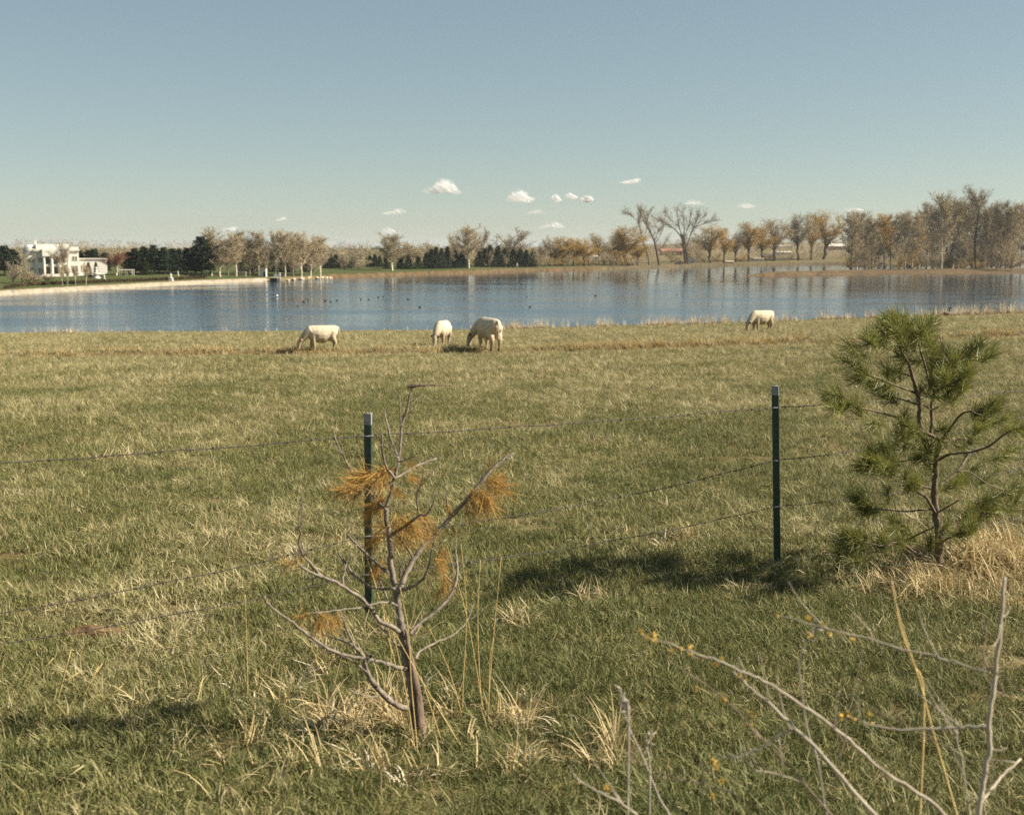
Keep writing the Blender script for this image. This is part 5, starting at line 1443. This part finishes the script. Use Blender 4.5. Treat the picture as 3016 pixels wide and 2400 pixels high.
gp0 = on_g(2758, 1690); GY = gp0[1]
BPTS.clear()
gpine = tag(empty('green_pine_sapling', gp0), 'living young pine with long green needles right of the right post', 'sapling')
rng = np.random.default_rng(16)
limb(S_, [D_(1168, 1130), D_(1180, 1000), D_(1192, 880), D_(1180, 740), D_(1165, 620), D_(1150, 480), D_(1152, 350), D_(1165, 200), C_(1345, 1560), C_(1372, 1430), C_(1385, 1375)], (0, 0), [.036, .032, .029, .027, .024, .022, .02, .018, .017, .016, .015], 'trunk', M['live_bark'], gpine, GY, gp0, 5, 10, .006)
GB = [
    ('C', [(1385, 1380), (1330, 1340), (1292, 1310), (1302, 1200), (1295, 1040), (1330, 920), (1275, 800), (1238, 650), (1200, 530), (1160, 400), (1110, 300), (1070, 230)], (0, .1), [.014, .012, .011, .010, .009, .007, .005]),
    ('C', [(1330, 1345), (1240, 1300), (1185, 1220), (1178, 1100), (1180, 1000), (1150, 890), (1112, 750), (1075, 630), (1010, 520), (955, 350), (935, 250), (940, 190)], (0, -.12), [.015, .014, .013, .012, .010, .008, .005]),
    ('C', [(1145, 915), (1050, 880), (920, 830), (800, 780), (700, 740), (610, 650), (572, 560)], (-.06, -.3), [.008, .007, .006, .004]),
    ('C', [(1170, 1030), (1050, 990), (930, 955)], (-.05, .2), [.008, .006, .004]),
    ('C', [(1230, 1300), (1080, 1220), (980, 1160), (880, 1130), (690, 1080), (560, 1055), (400, 1000), (320, 920)], (-.1, -.35), [.010, .009, .008, .007, .005, .004]),
    ('C', [(1320, 830), (1440, 750), (1560, 700), (1680, 600), (1735, 500), (1725, 420)], (.05, .3), [.008, .007, .006, .004]),
    ('C', [(1680, 600), (1780, 590), (1880, 545)], (.22, .15), [.005, .003]),
    ('C', [(1400, 1370), (1440, 1310), (1500, 1230), (1560, 1150), (1640, 1100), (1780, 1090), (1900, 1055)], (0, -.2), [.009, .008, .007, .005]),
    ('C', [(1390, 1390), (1540, 1370), (1700, 1350), (1790, 1320)], (0, .25), [.008, .006, .004]),
    ('C', [(1360, 1570), (1480, 1510), (1680, 1490), (1860, 1430), (1990, 1330), (2080, 1280)], (0, -.3), [.009, .008, .007, .005]),
    ('D', [(1175, 380), (1280, 310), (1350, 245), (1400, 170), (1460, 95), (1560, 50), (1720, 70)], (0, .25), [.010, .012, .010, .006, .004]),
    ('D', [(1350, 250), (1450, 260), (1600, 360), (1720, 400), (1850, 420)], (.1, .35), [.006, .005, .004]),
    ('D', [(1165, 620), (1115, 530), (1080, 470), (1000, 415), (930, 350), (850, 290), (720, 230), (640, 190)], (0, -.25), [.012, .011, .009, .007, .005]),
    ('D', [(1130, 570), (1000, 580), (900, 590), (690, 572), (500, 568)], (0, -.15), [.007, .006, .005, .003]),
    ('D', [(1150, 720), (1000, 790), (900, 840)], (0, .15), [.008, .006, .004]),
    ('D', [(1165, 1000), (1080, 970), (1000, 940), (900, 870), (840, 845), (720, 880), (580, 850), (500, 830)], (0, -.3), [.011, .010, .009, .007, .004]),
    ('D', [(1165, 1020), (1070, 1000), (980, 975), (890, 890)], (0, .1), [.008, .007, .005]),
    ('D', [(1180, 740), (1250, 720), (1330, 715), (1420, 660), (1530, 620), (1680, 600)], (0, .2), [.010, .009, .007, .004]),
    ('D', [(1190, 850), (1240, 830), (1330, 790), (1450, 740)], (0, -.2), [.006, .005, .003]),
    ('D', [(1175, 600), (1280, 540), (1360, 490)], (0, -.15), [.006, .004]),
    ('D', [(1140, 400), (1060, 380), (970, 345)], (0, -.05), [.009, .008]),
    ('D', [(1160, 200), (1000, 150), (860, 170), (740, 160)], (0, .2), [.007, .005, .003]),
    ('C', [(955, 350), (860, 390), (760, 430), (690, 400)], (-.1, -.3), [.006, .004, .003]),
    ('C', [(1170, 420), (1240, 350), (1310, 280)], (.05, .2), [.005, .003]),
    ('C', [(1110, 760), (1000, 720), (900, 730)], (-.05, .2), [.006, .004]),
    ('C', [(1295, 1080), (1240, 1040), (1225, 1030)], (0, -.1), [.005, .004]),
    ('C', [(1295, 1080), (1340, 1065), (1365, 1050)], (0, -.05), [.005, .004]),
    ('C', [(1330, 900), (1420, 860), (1540, 800), (1600, 770)], (.03, -.2), [.006, .004]),
]
for z_, pts, lean, r in GB:
    limb(C_ if z_ == 'C' else D_, pts, (lean[0], lean[1] * 1.6), r, 'branch', M['live_bark'], gpine, GY, gp0, 4, 6)
low_ = [q for q in BPTS if q[1] > 1330 and abs(q[0] - 2755) > 45]
GN_ = [needle_mesh(40 + k, 105, .118, .003, 0, .8, .14, .15) for k in range(4)]
gt_pos = [('C', u, v) for u, v in [(945, 215), (900, 270), (1000, 265), (1080, 250), (1160, 250), (950, 320), (1050, 330), (1150, 320), (1260, 310), (850, 340), (720, 410), (780, 440), (690, 400), (880, 430), (1000, 450), (1100, 450), (1220, 420), (1010, 570), (560, 560), (590, 650), (600, 740), (680, 790), (480, 620), (780, 820),
          (900, 740), (1000, 720), (1130, 600), (1300, 560), (1400, 560), (1500, 620), (1300, 680), (1400, 650), (1740, 470), (1680, 530), (1620, 570), (1800, 580), (1860, 560), (1500, 720), (1270, 880), (1400, 860), (1480, 900), (1550, 950), (1350, 950), (1180, 920), (930, 970), (870, 985),
          (330, 920), (400, 970), (450, 1040), (380, 1080), (550, 1060), (600, 1110), (760, 1210), (1080, 1260), (1030, 1340), (950, 1400), (1150, 1310), (1230, 1370), (1050, 1430), (880, 1430), (1380, 1270), (1800, 1080), (1740, 1120), (1860, 1060), (1770, 1240), (1700, 1340), (1850, 1230), (1950, 1200), (720, 1600),
          (650, 1620), (800, 1600), (880, 1650), (1200, 1480), (1500, 1400), (1650, 1420), (1900, 1560), (2060, 1290), (2050, 1500), (1080, 300), (1200, 380), (1310, 290), (1280, 480), (1420, 740), (1600, 800), (1560, 860), (1500, 1000), (1430, 790), (1640, 740), (1600, 640), (850, 860), (1060, 500), (960, 260), (1130, 380)]]
gt_pos += [('D', u, v) for u, v in [(640, 200), (590, 240), (720, 170), (780, 230), (700, 270), (630, 130), (540, 550), (640, 600), (760, 460), (1320, 350), (1280, 380), (1600, 490), (1660, 470), (1500, 540), (1450, 600), (1700, 560), (820, 720), (880, 700), (900, 770), (460, 820), (500, 890), (430, 880), (480, 980), (560, 800), (1180, 800),
           (1100, 100), (1080, 150), (1780, 420), (1800, 560), (520, 830), (420, 800), (1380, 320), (1560, 560), (1640, 600), (1000, 120), (1180, 60)]]
gt_pos = gt_pos + [(z_, u + rng.normal() * 45, v + rng.normal() * 40) for z_, u, v in gt_pos if rng.uniform() < .7]
gt_pos = gt_pos + [('S',) + low_[int(rng.integers(0, len(low_)))][:2] for _ in range(34)]
for k, (z_, u, v) in enumerate(gt_pos):
    x, y = (C_ if z_ == 'C' else D_ if z_ == 'D' else S_)(u, v)
    p = at(x, y, GY + limb_depth(x, y, GY) + rng.normal() * .12) - gp0
    o = link('needle_tuft', GN_[k % 4], M['needle'], gpine, p)
    ax_x = at(2752, y, GY)[0] - gp0[0]
    d = np.array([(p[0] - ax_x) * 1.6, p[1] * 1.5, .45]) + rng.normal(size=3) * .28
    sc = rng.uniform(.8, 1.12); o.scale = (sc, sc, sc)
    d = norm(d); o.location = Vector([float(q) for q in (p - d * .075)])
    orient(o, d, rng.uniform(0, 6))

# ------------------------------------------------------------------ budding shrub at lower right, close to the camera
M['stem'] = mat('pale_grey_stem', (.46, .41, .32), (.30, .25, .19), 18, .85, .2)
M['stem_brown'] = mat('brown_stem', (.24, .18, .13), (.15, .11, .08), 18, .85, .2)
M['bud'] = mat('yellow_bud', (.60, .42, .09), (.46, .33, .10), 40, .6, .3, translucent=.25)


def E_(u, v): return 1700 + u / 1.684, 1700 + v / 1.684


SY = 2.75
sp = at(*E_(2060, 1700), 2.5); sp[2] = float(H(sp[0], sp[1]))
shrub = tag(empty('budding_shrub', sp), 'bare shrub with pale arching stems and tiny yellow buds in the lower right corner', 'shrub')
rng = np.random.default_rng(17)
ST = [
    ([(300, 275), (380, 310), (480, 335), (580, 375), (700, 410), (800, 460), (900, 500), (1000, 560), (1120, 640), (1250, 730), (1380, 830), (1480, 930), (1620, 1030), (1750, 1110), (1900, 1250)], (.12, -.1), [.0016, .003, .004, .0048, .0055], 'stem'),
    ([(770, 465), (850, 540), (950, 620), (1050, 720), (1200, 860), (1280, 960), (1400, 1090), (1600, 1290)], (.1, -.15), [.003, .0045, .0052, .006], 'stem'),
    ([(970, 185), (1100, 215), (1300, 270), (1480, 315), (1620, 355), (1800, 400), (1960, 450), (2045, 472)], (.25, 0), [.0012, .0025, .003, .0035], 'stem'),
    ([(1985, 1350), (2000, 1110), (2020, 980), (2045, 840), (2042, 700), (2065, 550), (2082, 400), (2102, 230), (2112, 100), (2120, 0)], (-.06, .02), [.0085, .0075, .0065, .0055, .0045], 'stem'),
    ([(1320, 682), (1400, 712), (1500, 742), (1660, 752), (1900, 742), (2040, 735)], (.1, 0), [.0015, .0028, .0034, .0038], 'stem'),
    ([(688, 892), (800, 890), (900, 850), (1000, 790), (1075, 745)], (.0, .0), [.0016, .003, .0036], 'stem'),
    ([(556, 480), (640, 530), (740, 610), (860, 740), (960, 840), (1080, 970), (1190, 1100), (1350, 1290)], (.15, -.05), [.0014, .002, .0028, .0035], 'stem_brown'),
    ([(1340, 550), (1332, 700), (1328, 800), (1290, 930), (1270, 1100)], (.2, .1), [.0012, .0018, .002], 'stem_brown'),
    ([(850, 955), (960, 970), (1100, 1012)], (.0, .0), [.0014, .002, .0024], 'stem'),
    ([(340, 930), (430, 970), (560, 1010), (720, 1050), (900, 1140)], (.1, 0), [.0012, .002, .0024], 'stem_brown'),
    ([(-20, 985), (80, 1050), (160, 1090), (300, 1180)], (-.05, -.1), [.0018, .0025, .003], 'stem'),
    ([(2005, 1110), (2060, 1035), (2115, 975), (2200, 900)], (-.05, .1), [.005, .004, .003], 'stem'),
    ([(2050, 560), (2090, 570), (2130, 590)], (0, .05), [.003, .002], 'stem_brown'),
    ([(2040, 470), (2020, 380), (2025, 280), (2010, 180)], (0, .1), [.0025, .002, .0012], 'stem_brown'),
    ([(1440, 670), (1560, 700), (1700, 770), (1830, 840), (1960, 920)], (.2, 0), [.001, .0016, .002], 'stem_brown'),
    ([(1880, 740), (1900, 880), (1940, 1100), (1960, 1250)], (.1, -.05), [.0014, .002, .0024], 'stem'),
]
for pts, lean, r, m_ in ST:
    o_, L_ = limb(E_, pts, lean, tuple(q * .82 for q in r), 'stem', M[m_], shrub, SY, sp, 4, 6, .004)
    for _ in range(3):
        q = int(rng.integers(1, len(L_) - 1)); d = norm(norm(L_[q - 1] - L_[q]) + rdirs(1)[0] * .9 + np.array([0, 0, .5])); k_ = rng.uniform(.04, .16)
        tb_ = MB(); tb_.tube(bezier(L_[q], L_[q] + d * k_ * .5 + rdirs(1)[0] * .015, L_[q] + d * k_ + np.array([0, 0, k_ * .2]), 6), np.linspace(.0017, .0007, 6), 5)
        tb_.build('twig', M[m_], shrub, smooth=True)
bm_ = MB()
for k in range(5):
    a = k * 1.26; d = np.array([math.cos(a) * .55, math.sin(a) * .55, 1.0])
    q = np.array([math.cos(a + 1.57), math.sin(a + 1.57), 0])
    b0 = np.zeros(3); t_ = d * .009; w = q * .0028; mid = d * .005 + np.array([math.cos(a), math.sin(a), 0]) * .002
    bm_.add([b0, mid - w, t_, mid + w], [(0, 1, 2), (0, 2, 3)])
bm_.add(IV[:12] * 0, []) if False else None
bm_.tube([(0, 0, -.002), (0, 0, .003), (0, 0, .006)], [.0015, .0026, .0012], 6)
bud_me = bm_.mesh('bud')
buds = [(303, 272, 1.4), (375, 315, 1.3), (380, 292, 1.2), (345, 300, 1), (460, 362, 1), (555, 350, 1.2), (570, 390, 1.2), (635, 400, 1.3), (690, 428, 1.3), (710, 402, 1), (760, 450, 1), (800, 480, 1.2), (832, 512, 1.2), (590, 542, 1.2), (735, 610, 1.4), (852, 670, 1.3), (685, 912, 1.6), (680, 930, 1.4), (715, 1012, 1.2), (1320, 682, 1.6), (1360, 682, 1.5), (1342, 690, 1.3),
        (1442, 682, 1.1), (1380, 702, 1), (1142, 210, 1.3), (1160, 290, 1.4), (1252, 290, 1), (1355, 302, 1.1), (665, 1072, 1.3), (145, 1052, 1.4), (1465, 722, 1), (1208, 238, 1), (985, 188, .9), (520, 350, .9), (870, 735, .8)]
for k, (u, v, sc) in enumerate(buds):
    o = link('bud', bud_me, M['bud'], shrub, at(*E_(u, v), SY + .08) - sp)
    orient(o, np.array([rng.normal() * .7, rng.normal() * .7, rng.uniform(-.3, 1)]), rng.uniform(0, 6)); o.scale = (sc * 1.15,) * 3


# tall dry stalks and weeds, each rooted in the ground
def stalk_clump(label, zf, lines, Yd, r0, m_, name='dry_grass_clump', cat='grass clump', head=False):
    bx, by = zf(*lines[0][-1])
    p0 = at(bx, by, Yd); p0[2] = float(H(p0[0], p0[1]))
    o = tag(empty(name, p0), label, cat)
    for pts in lines:
        dY = rng.uniform(-.15, .15)
        Q = np.array([at(*zf(*q), Yd + dY) for q in pts])
        g = float(H(Q[-1][0], Q[-1][1]))
        if Q[-1][2] > g - .01: Q = np.vstack([Q, [[Q[-1][0], Q[-1][1], g - .02]]])
        L = smooth_poly(Q - p0, 4)
        b_ = MB(); b_.tube(L, np.linspace(r0 * .45, r0, len(L)), 5)
        if head:
            for q in range(10):
                c = L[min(len(L) - 1, int(q * .6))]; d = norm(L[0] - L[3] + rdirs(1)[0] * .04)
                b_.tube([c, c + d * .02], [r0 * .9, r0 * .3], 4)
        b_.build('stem', M[m_], o, smooth=True)


M['stalk'] = mat('straw_stalk', (.60, .45, .19), (.44, .31, .12), 20, .7, .3)
M['weed'] = mat('grey_weed', (.40, .36, .31), (.28, .24, .2), 20, .9, .1)
rng = np.random.default_rng(18)
stalk_clump('long straw-coloured grass stalks leaning around the dead sapling', B_,
            [[(1010, 640), (1200, 980), (1490, 1470)], [(780, 0), (880, 330), (970, 700), (1140, 1440)], [(1000, 640), (1090, 1060), (1150, 1450)], [(1050, 320), (1110, 640), (1130, 1000), (1170, 1440)], [(930, 420), (1000, 800), (1120, 1400)], [(1200, 960), (1290, 1240), (1350, 1440)]], DY - .08, .0032, 'stalk')
stalk_clump('upright thin straw stalks standing right of the dead sapling', B_,
            [[(1490, 0), (1530, 500), (1505, 1000), (1500, 1340)], [(1390, 20), (1530, 520), (1600, 900), (1660, 1260)], [(1780, 100), (1725, 660), (1670, 1340)], [(1960, 450), (1725, 670), (1690, 1200)], [(1250, 590), (1390, 880), (1500, 1250)], [(1630, 120), (1610, 600), (1640, 1240)]], DY + .3, .0025, 'stalk')


def Fz(u, v): return 60 + u / 2.567, 1750 + v / 2.567


stalk_clump('bundle of yellow stalks leaning right in the lower left grass', Fz,
            [[(620, 520), (420, 840), (210, 1160)], [(590, 545), (440, 830), (300, 1040)], [(380, 430), (280, 800), (160, 1140)], [(770, 690), (520, 900), (240, 1130)], [(600, 740), (470, 900), (380, 1020)], [(640, 780), (560, 860), (420, 990)], [(250, 480), (30, 730), (-60, 850)], [(440, 590), (30, 860), (-60, 930)]], 5.1, .0048, 'stalk')
stalk_clump('thin straw stalks standing left of the dead sapling', Fz,
            [[(1700, 0), (1715, 500), (1725, 1000)], [(2010, 560), (1980, 1000), (2030, 1230)], [(1500, 600), (1510, 900), (1525, 1100)], [(1110, 1060), (1135, 1200), (1150, 1320)], [(2130, 100), (2000, 360), (1900, 560)]], 5.4, .0025, 'stalk')
stalk_clump('tall pale straw weed crossing the shrub stems at right', E_, [[(1580, 130), (1640, 340), (1700, 520), (1760, 750), (1860, 1100), (1900, 1300)], [(1560, 20), (1600, 240), (1660, 420), (1720, 640)]], 3.1, .0035, 'stalk', 'dry_weed', 'weed')
stalk_clump('hooked grey dry weed standing among the shrub stems', E_, [[(1195, 250), (1150, 290), (1115, 360), (1100, 450), (1118, 600), (1140, 750), (1190, 900), (1222, 1100), (1250, 1300)]], 2.95, .0032, 'weed', 'dry_weed', 'weed', head=True)
stalk_clump('grey dry weed with ragged top left of the shrub', E_, [[(212, 550), (228, 650), (260, 750), (320, 880), (360, 980), (410, 1100), (470, 1250)], [(250, 610), (240, 660), (255, 740)], [(365, 780), (345, 850), (360, 980)]], 2.9, .0034, 'weed', 'dry_weed', 'weed', head=True)

# rotten log at left
lp = on_g(248, 1878)
M['log'] = mat('rotten_log', (.22, .145, .075), (.10, .062, .034), 9, .95, .1, bump=.9, mapping=(.35, 1.5, 1.5))
b_ = MB(); L = smooth_poly([(-.14, -.05, .035), (-.02, -.01, .05), (.12, .02, .05), (.24, .05, .03), (.33, .07, .0)], 4)
L = L + rng.normal(size=L.shape) * .004
b_.tube(L, np.interp(np.linspace(0, 1, len(L)), [0, .1, .4, .8, 1], [.045, .056, .06, .05, .02]) * rng.uniform(.92, 1.08, len(L)), 12)
log = empty('rotten_log', lp - np.array([0, 0, .004])); log.scale = (.68, .68, .62); b_.build('bark', M['log'], log)
b_ = MB(); b_.tube([(-.146, -.052, .034), (-.142, -.051, .034)], [.03, .036], 10); b_.build('hollow_shade', M['dark'], log)  # flat dark cap: the shade inside the hollow is painted on
tag(log, 'short brown rotten log lying in the grass at left', 'log')

# ------------------------------------------------------------------ grass
def tuft_mesh(name, seed, n, hmin, hmax, w, spread, rad, curl, tone, segs=3):
    g = np.random.default_rng(seed)
    V_, Fc, T_ = [], [], []
    for k in range(n):
        a = g.uniform(0, 6.283); r = rad * math.sqrt(g.uniform())
        p = np.array([r * math.cos(a), r * math.sin(a), -.012])
        a2 = g.uniform(0, 6.283); el = abs(g.normal(0, spread)); d = np.array([math.sin(el) * math.cos(a2), math.sin(el) * math.sin(a2), math.cos(el)])
        h = g.uniform(hmin, hmax); wd = np.array([-math.sin(a2 + g.normal(0, .5)), math.cos(a2 + g.normal(0, .5)), 0]) * w * g.uniform(.6, 1.2)
        cr = curl * g.uniform(.3, 1.6); tn = float(np.clip(g.normal(tone[0], tone[1]), 0, 1))
        i0 = len(V_); q = p.copy(); dd = d.copy()
        for s_ in range(segs + 1):
            t = s_ / segs; ww = wd * (1 - t ** 1.6) * .5
            if s_ < segs:
                V_ += [q - ww, q + ww]; T_ += [tn, tn]
            else:
                V_.append(q.copy()); T_.append(tn)
            dd = dd + np.array([d[0], d[1], 0]) * cr * .5 / max(.15, math.hypot(d[0], d[1])) * .5 + np.array([0, 0, -cr * .75]) * t
            dd = dd / np.linalg.norm(dd)
            q = q + dd * h / segs
            q[2] = max(q[2], .004)
        for s_ in range(segs - 1):
            b0 = i0 + 2 * s_; Fc.append((b0, b0 + 1, b0 + 3, b0 + 2))
        b0 = i0 + 2 * (segs - 1); Fc.append((b0, b0 + 1, b0 + 2))
    me = bpy.data.meshes.new(name); me.from_pydata([tuple(v) for v in V_], [], Fc); me.update()
    me.attributes.new('tone', 'FLOAT', 'POINT').data.foreach_set('value', np.array(T_, np.float32))
    return me


def scatter(name, P, sc, idx, meshes, mats, label, tilt=.18, cat='grass', seed=0):
    g = np.random.default_rng(seed)
    N = len(P)
    src = bpy.data.collections.new(name + '_kinds')
    for k, (me, m_) in enumerate(zip(meshes, mats)):
        me.materials.append(m_) if not me.materials else None
        o = bpy.data.objects.new(f'{name}_kind_{chr(97 + k)}', me); src.objects.link(o)
    me = bpy.data.meshes.new(name)
    me.vertices.add(N); me.vertices.foreach_set('co', P.ravel())
    rot = np.stack([g.normal(0, tilt, N), g.normal(0, tilt, N), g.uniform(0, 6.283, N)], 1)
    me.attributes.new('rot', 'FLOAT_VECTOR', 'POINT').data.foreach_set('vector', rot.ravel().astype(np.float32))
    me.attributes.new('sc', 'FLOAT', 'POINT').data.foreach_set('value', sc.astype(np.float32))
    me.attributes.new('pick', 'INT', 'POINT').data.foreach_set('value', idx.astype(np.int32))
    o = bpy.data.objects.new(name, me); COL.objects.link(o)
    ng = bpy.data.node_groups.new(name, 'GeometryNodeTree')
    ng.interface.new_socket('Geometry', in_out='INPUT', socket_type='NodeSocketGeometry')
    ng.interface.new_socket('Geometry', in_out='OUTPUT', socket_type='NodeSocketGeometry')
    nd, lk = ng.nodes, ng.links
    gi, go = nd.new('NodeGroupInput'), nd.new('NodeGroupOutput')
    ci = nd.new('GeometryNodeCollectionInfo'); ci.inputs['Collection'].default_value = src
    ci.inputs['Separate Children'].default_value = True; ci.inputs['Reset Children'].default_value = True
    ip = nd.new('GeometryNodeInstanceOnPoints'); ip.inputs['Pick Instance'].default_value = True

    def attr(nm, ty):
        a = nd.new('GeometryNodeInputNamedAttribute'); a.data_type = ty; a.inputs[0].default_value = nm
        return [s_ for s_ in a.outputs if s_.enabled and s_.name == 'Attribute'][0]
    e2r = nd.new('FunctionNodeEulerToRotation')
    lk.new(gi.outputs[0], ip.inputs['Points']); lk.new(ci.outputs[0], ip.inputs['Instance'])
    lk.new(attr('pick', 'INT'), ip.inputs['Instance Index'])
    lk.new(attr('rot', 'FLOAT_VECTOR'), e2r.inputs[0]); lk.new(e2r.outputs[0], ip.inputs['Rotation'])
    lk.new(attr('sc', 'FLOAT'), ip.inputs['Scale'])
    lk.new(ip.outputs[0], go.inputs[0])
    md = o.modifiers.new('scatter', 'NODES'); md.node_group = ng
    tag(o, label, cat, kind='stuff')
    return o


GM = [tuft_mesh('tuft', 500, 30, .035, .10, .005, 1.0, .08, .5, (.2, .26)), tuft_mesh('tuft', 501, 30, .035, .095, .006, 1.05, .09, .6, (.33, .28)),
      tuft_mesh('tuft', 502, 28, .03, .095, .0045, 1.1, .09, .7, (.46, .3)), tuft_mesh('tuft', 503, 24, .04, .12, .005, 1.0, .08, .8, (.62, .28)),
      tuft_mesh('tuft', 504, 13, .07, .17, .006, .95, .07, 1.2, (.8, .2)), tuft_mesh('tuft', 505, 28, .025, .07, .0065, 1.05, .09, .5, (.2, .26))]
g = np.random.default_rng(600)


def band(y0, y1, dens, smin, smax, margin=1.3):
    area = .4337 * margin * (y1 * y1 - y0 * y0) + 2 * (y1 - y0)
    N = int(area * dens)
    y = np.sqrt(g.uniform(y0 * y0, y1 * y1, N)); x = g.uniform(-1, 1, N) * (.4337 * margin * y + 1)
    return x, y, g.uniform(smin, smax, N)


bands = [band(2.2, 7, 720, .75, 1.15, 1.45), band(7, 14, 420, .85, 1.3), band(14, 30, 130, 1.0, 1.6), band(30, 60, 42, 1.2, 2.1), band(60, 115.5, 15, 1.5, 2.6)]
x = np.concatenate([b_[0] for b_ in bands]); y = np.concatenate([b_[1] for b_ in bands]); sc = np.concatenate([b_[2] for b_ in bands])
pn = .55 * fbm(x * .45, y * .22, 701, 4) + .45 * fbm(x * 2.1, y * 1.6, 702, 3)      # dry patches, stretched along the slope
far_dry = np.clip((y - 8) / 45, 0, 1) * .24
v = .5 + (pn - .5) * .95 + far_dry + g.normal(0, .11, len(x))
idx = np.select([v < .40, v < .47, v < .57, v < .66, v < .70], [0, 5, 1, 2, 3], 4)
thin = .6 * fbm(x * 1.3, y * 1.3, 703, 3) + .4 * vnoise(x * 7, y * 7, 706)
keep = (thin > .36) | (g.uniform(size=len(x)) < .3)
keep &= np.abs(y - ditch(x)) > .55
keep &= np.hypot((x - lp[0] - .05) / .20, (y - lp[1] + .05) / .10) > 1
x, y, sc, idx, thin = x[keep], y[keep], sc[keep], idx[keep], thin[keep]
sc = sc * (.72 + .56 * thin)
P = np.stack([x, y, H(x, y)], 1)
scatter('pasture_grass', P, sc, idx, GM, [M['grass']] * 6, 'short green and straw coloured pasture grass', tilt=.3, seed=1)

# ochre band along the little ditch, straw clumps, reeds on the bank
OM = [tuft_mesh('tuft', 520 + k, 26, .16, .42, .018, .5, .12, .5, (.55, .25)) for k in range(3)]
N = 4600
x = g.uniform(-34, 34, N); n_ = fbm(x * .35, x * 0, 711, 3)
y = ditch(x) + g.normal(.5, .75, N) + .3
k_ = g.uniform(size=N) < np.clip((fbm(x * .5, y * .8, 712, 3) - .32) * 4, .08, 1)
x, y = x[k_], y[k_]
scatter('ochre_grass', np.stack([x, y, H(x, y)], 1), g.uniform(.6, 1.35, len(x)), g.integers(0, 3, len(x)), OM, [M['straw'], M['straw'], M['ochre']], 'belt of taller straw grass along the shallow ditch in front of the cows', seed=2)
RM = [tuft_mesh('tuft', 530 + k, 10, .45, 1.15, .035, .14, .14, .15, (.6, .25), 4) for k in range(3)] + [tuft_mesh('tuft', 540, 34, .15, .42, .02, .45, .2, .4, (.3, .2))]
N = 5200
x = g.uniform(-60, 60, N); pxx = CX + F * x / CREST
dens = np.interp(pxx, [0, 150, 400, 900, 1000, 1400, 1480, 2000, 2250, 2330, 2600, 2940, 3100], [.5, .6, .18, .10, .05, .12, .8, .8, .35, .4, .9, 1, 1])
hgt = np.interp(pxx, [0, 1000, 1500, 2200, 2400, 2700, 3016], [.65, .5, .85, .85, .8, 1.0, 1.1])
k_ = g.uniform(size=N) < dens * np.clip((fbm(x * .6, x * 0, 713, 2) - .25) * 3, .15, 1)
x, hgt, pxx = x[k_], hgt[k_], pxx[k_]
y = CREST - .9 + 3 * (fbm(x * .05, x * 0, 31) - .5) + g.normal(0, .8, len(x))
y = np.minimum(y, CREST + 3 * (fbm(x * .05, x * 0, 31) - .5) - .05)
idx = np.where((pxx > 2350) | (pxx < 900), np.where(g.uniform(size=len(x)) < .75, 3, g.integers(0, 3, len(x))), np.where(g.uniform(size=len(x)) < .45, 3, g.integers(0, 3, len(x))))
scatter('bank_reeds', np.stack([x, y, H(x, y)], 1), hgt * g.uniform(.6, 1.5, len(x)), idx, RM, [M['reed']] * 3 + [M['ochre']], 'tall pale dry reeds and ochre grass along the near bank', tilt=.08, cat='reeds', seed=3)

# straw thatch around the two saplings and in scattered clumps
SM = [tuft_mesh('tuft', 550, 16, .14, .34, .0085, .75, .05, 1.1, (.75, .2), 5), tuft_mesh('tuft', 551, 18, .12, .30, .007, .6, .05, .7, (.55, .25), 4), tuft_mesh('tuft', 552, 10, .12, .25, .013, .95, .07, 1.7, (.92, .1), 6)]
C_list = [(960, 2130, 18, .28), (1090, 2160, 26, .28), (1130, 2090, 10, .2), (1240, 2190, 5, .12), (1420, 2150, 13, .3), (1540, 2120, 7, .24), (980, 1960, 8, .28), (1120, 1900, 8, .2), (840, 2060, 8, .26), (540, 2080, 7, .2), (2700, 1740, 40, .40), (2790, 1730, 34, .35), (2860, 1770, 28, .35), (2920, 1670, 60, .35), (2990, 1700, 60, .35), (2640, 1700, 16, .3), (1680, 1770, 8, .25), (1800, 2250, 8, .2),
          (860, 1640, 14, .35), (700, 1590, 16, .5), (255, 1570, 7, .16), (1260, 1260, 12, .35), (1520, 1840, 8, .2), (2080, 1600, 10, .35), (1850, 1570, 8, .3), (420, 2180, 6, .2), (1040, 2280, 10, .2), (1500, 2270, 8, .2), (1950, 1500, 7, .3), (1220, 2290, 8, .2), (700, 2250, 6, .25)]
pts, scs, ids = [], [], []
for (px, py, n, rad) in C_list:
    c = on_g(px, py)
    q = g.normal(0, rad * .55, (n, 2)) + c[:2]
    pts.append(np.stack([q[:, 0], q[:, 1], H(q[:, 0], q[:, 1])], 1)); scs.append(g.uniform(.6, 1.05, n) * (1.75 if px > 2900 else 1.0)); ids.append(np.where(np.full(n, px > 2600), g.integers(0, 2, n), g.integers(0, 3, n)))
scatter('straw_clumps', np.concatenate(pts), np.concatenate(scs), np.concatenate(ids), SM, [M['straw'], M['straw'], M['reed']], 'pale curled dead grass leaves lying around the saplings and in scattered clumps', tilt=.25, seed=4)
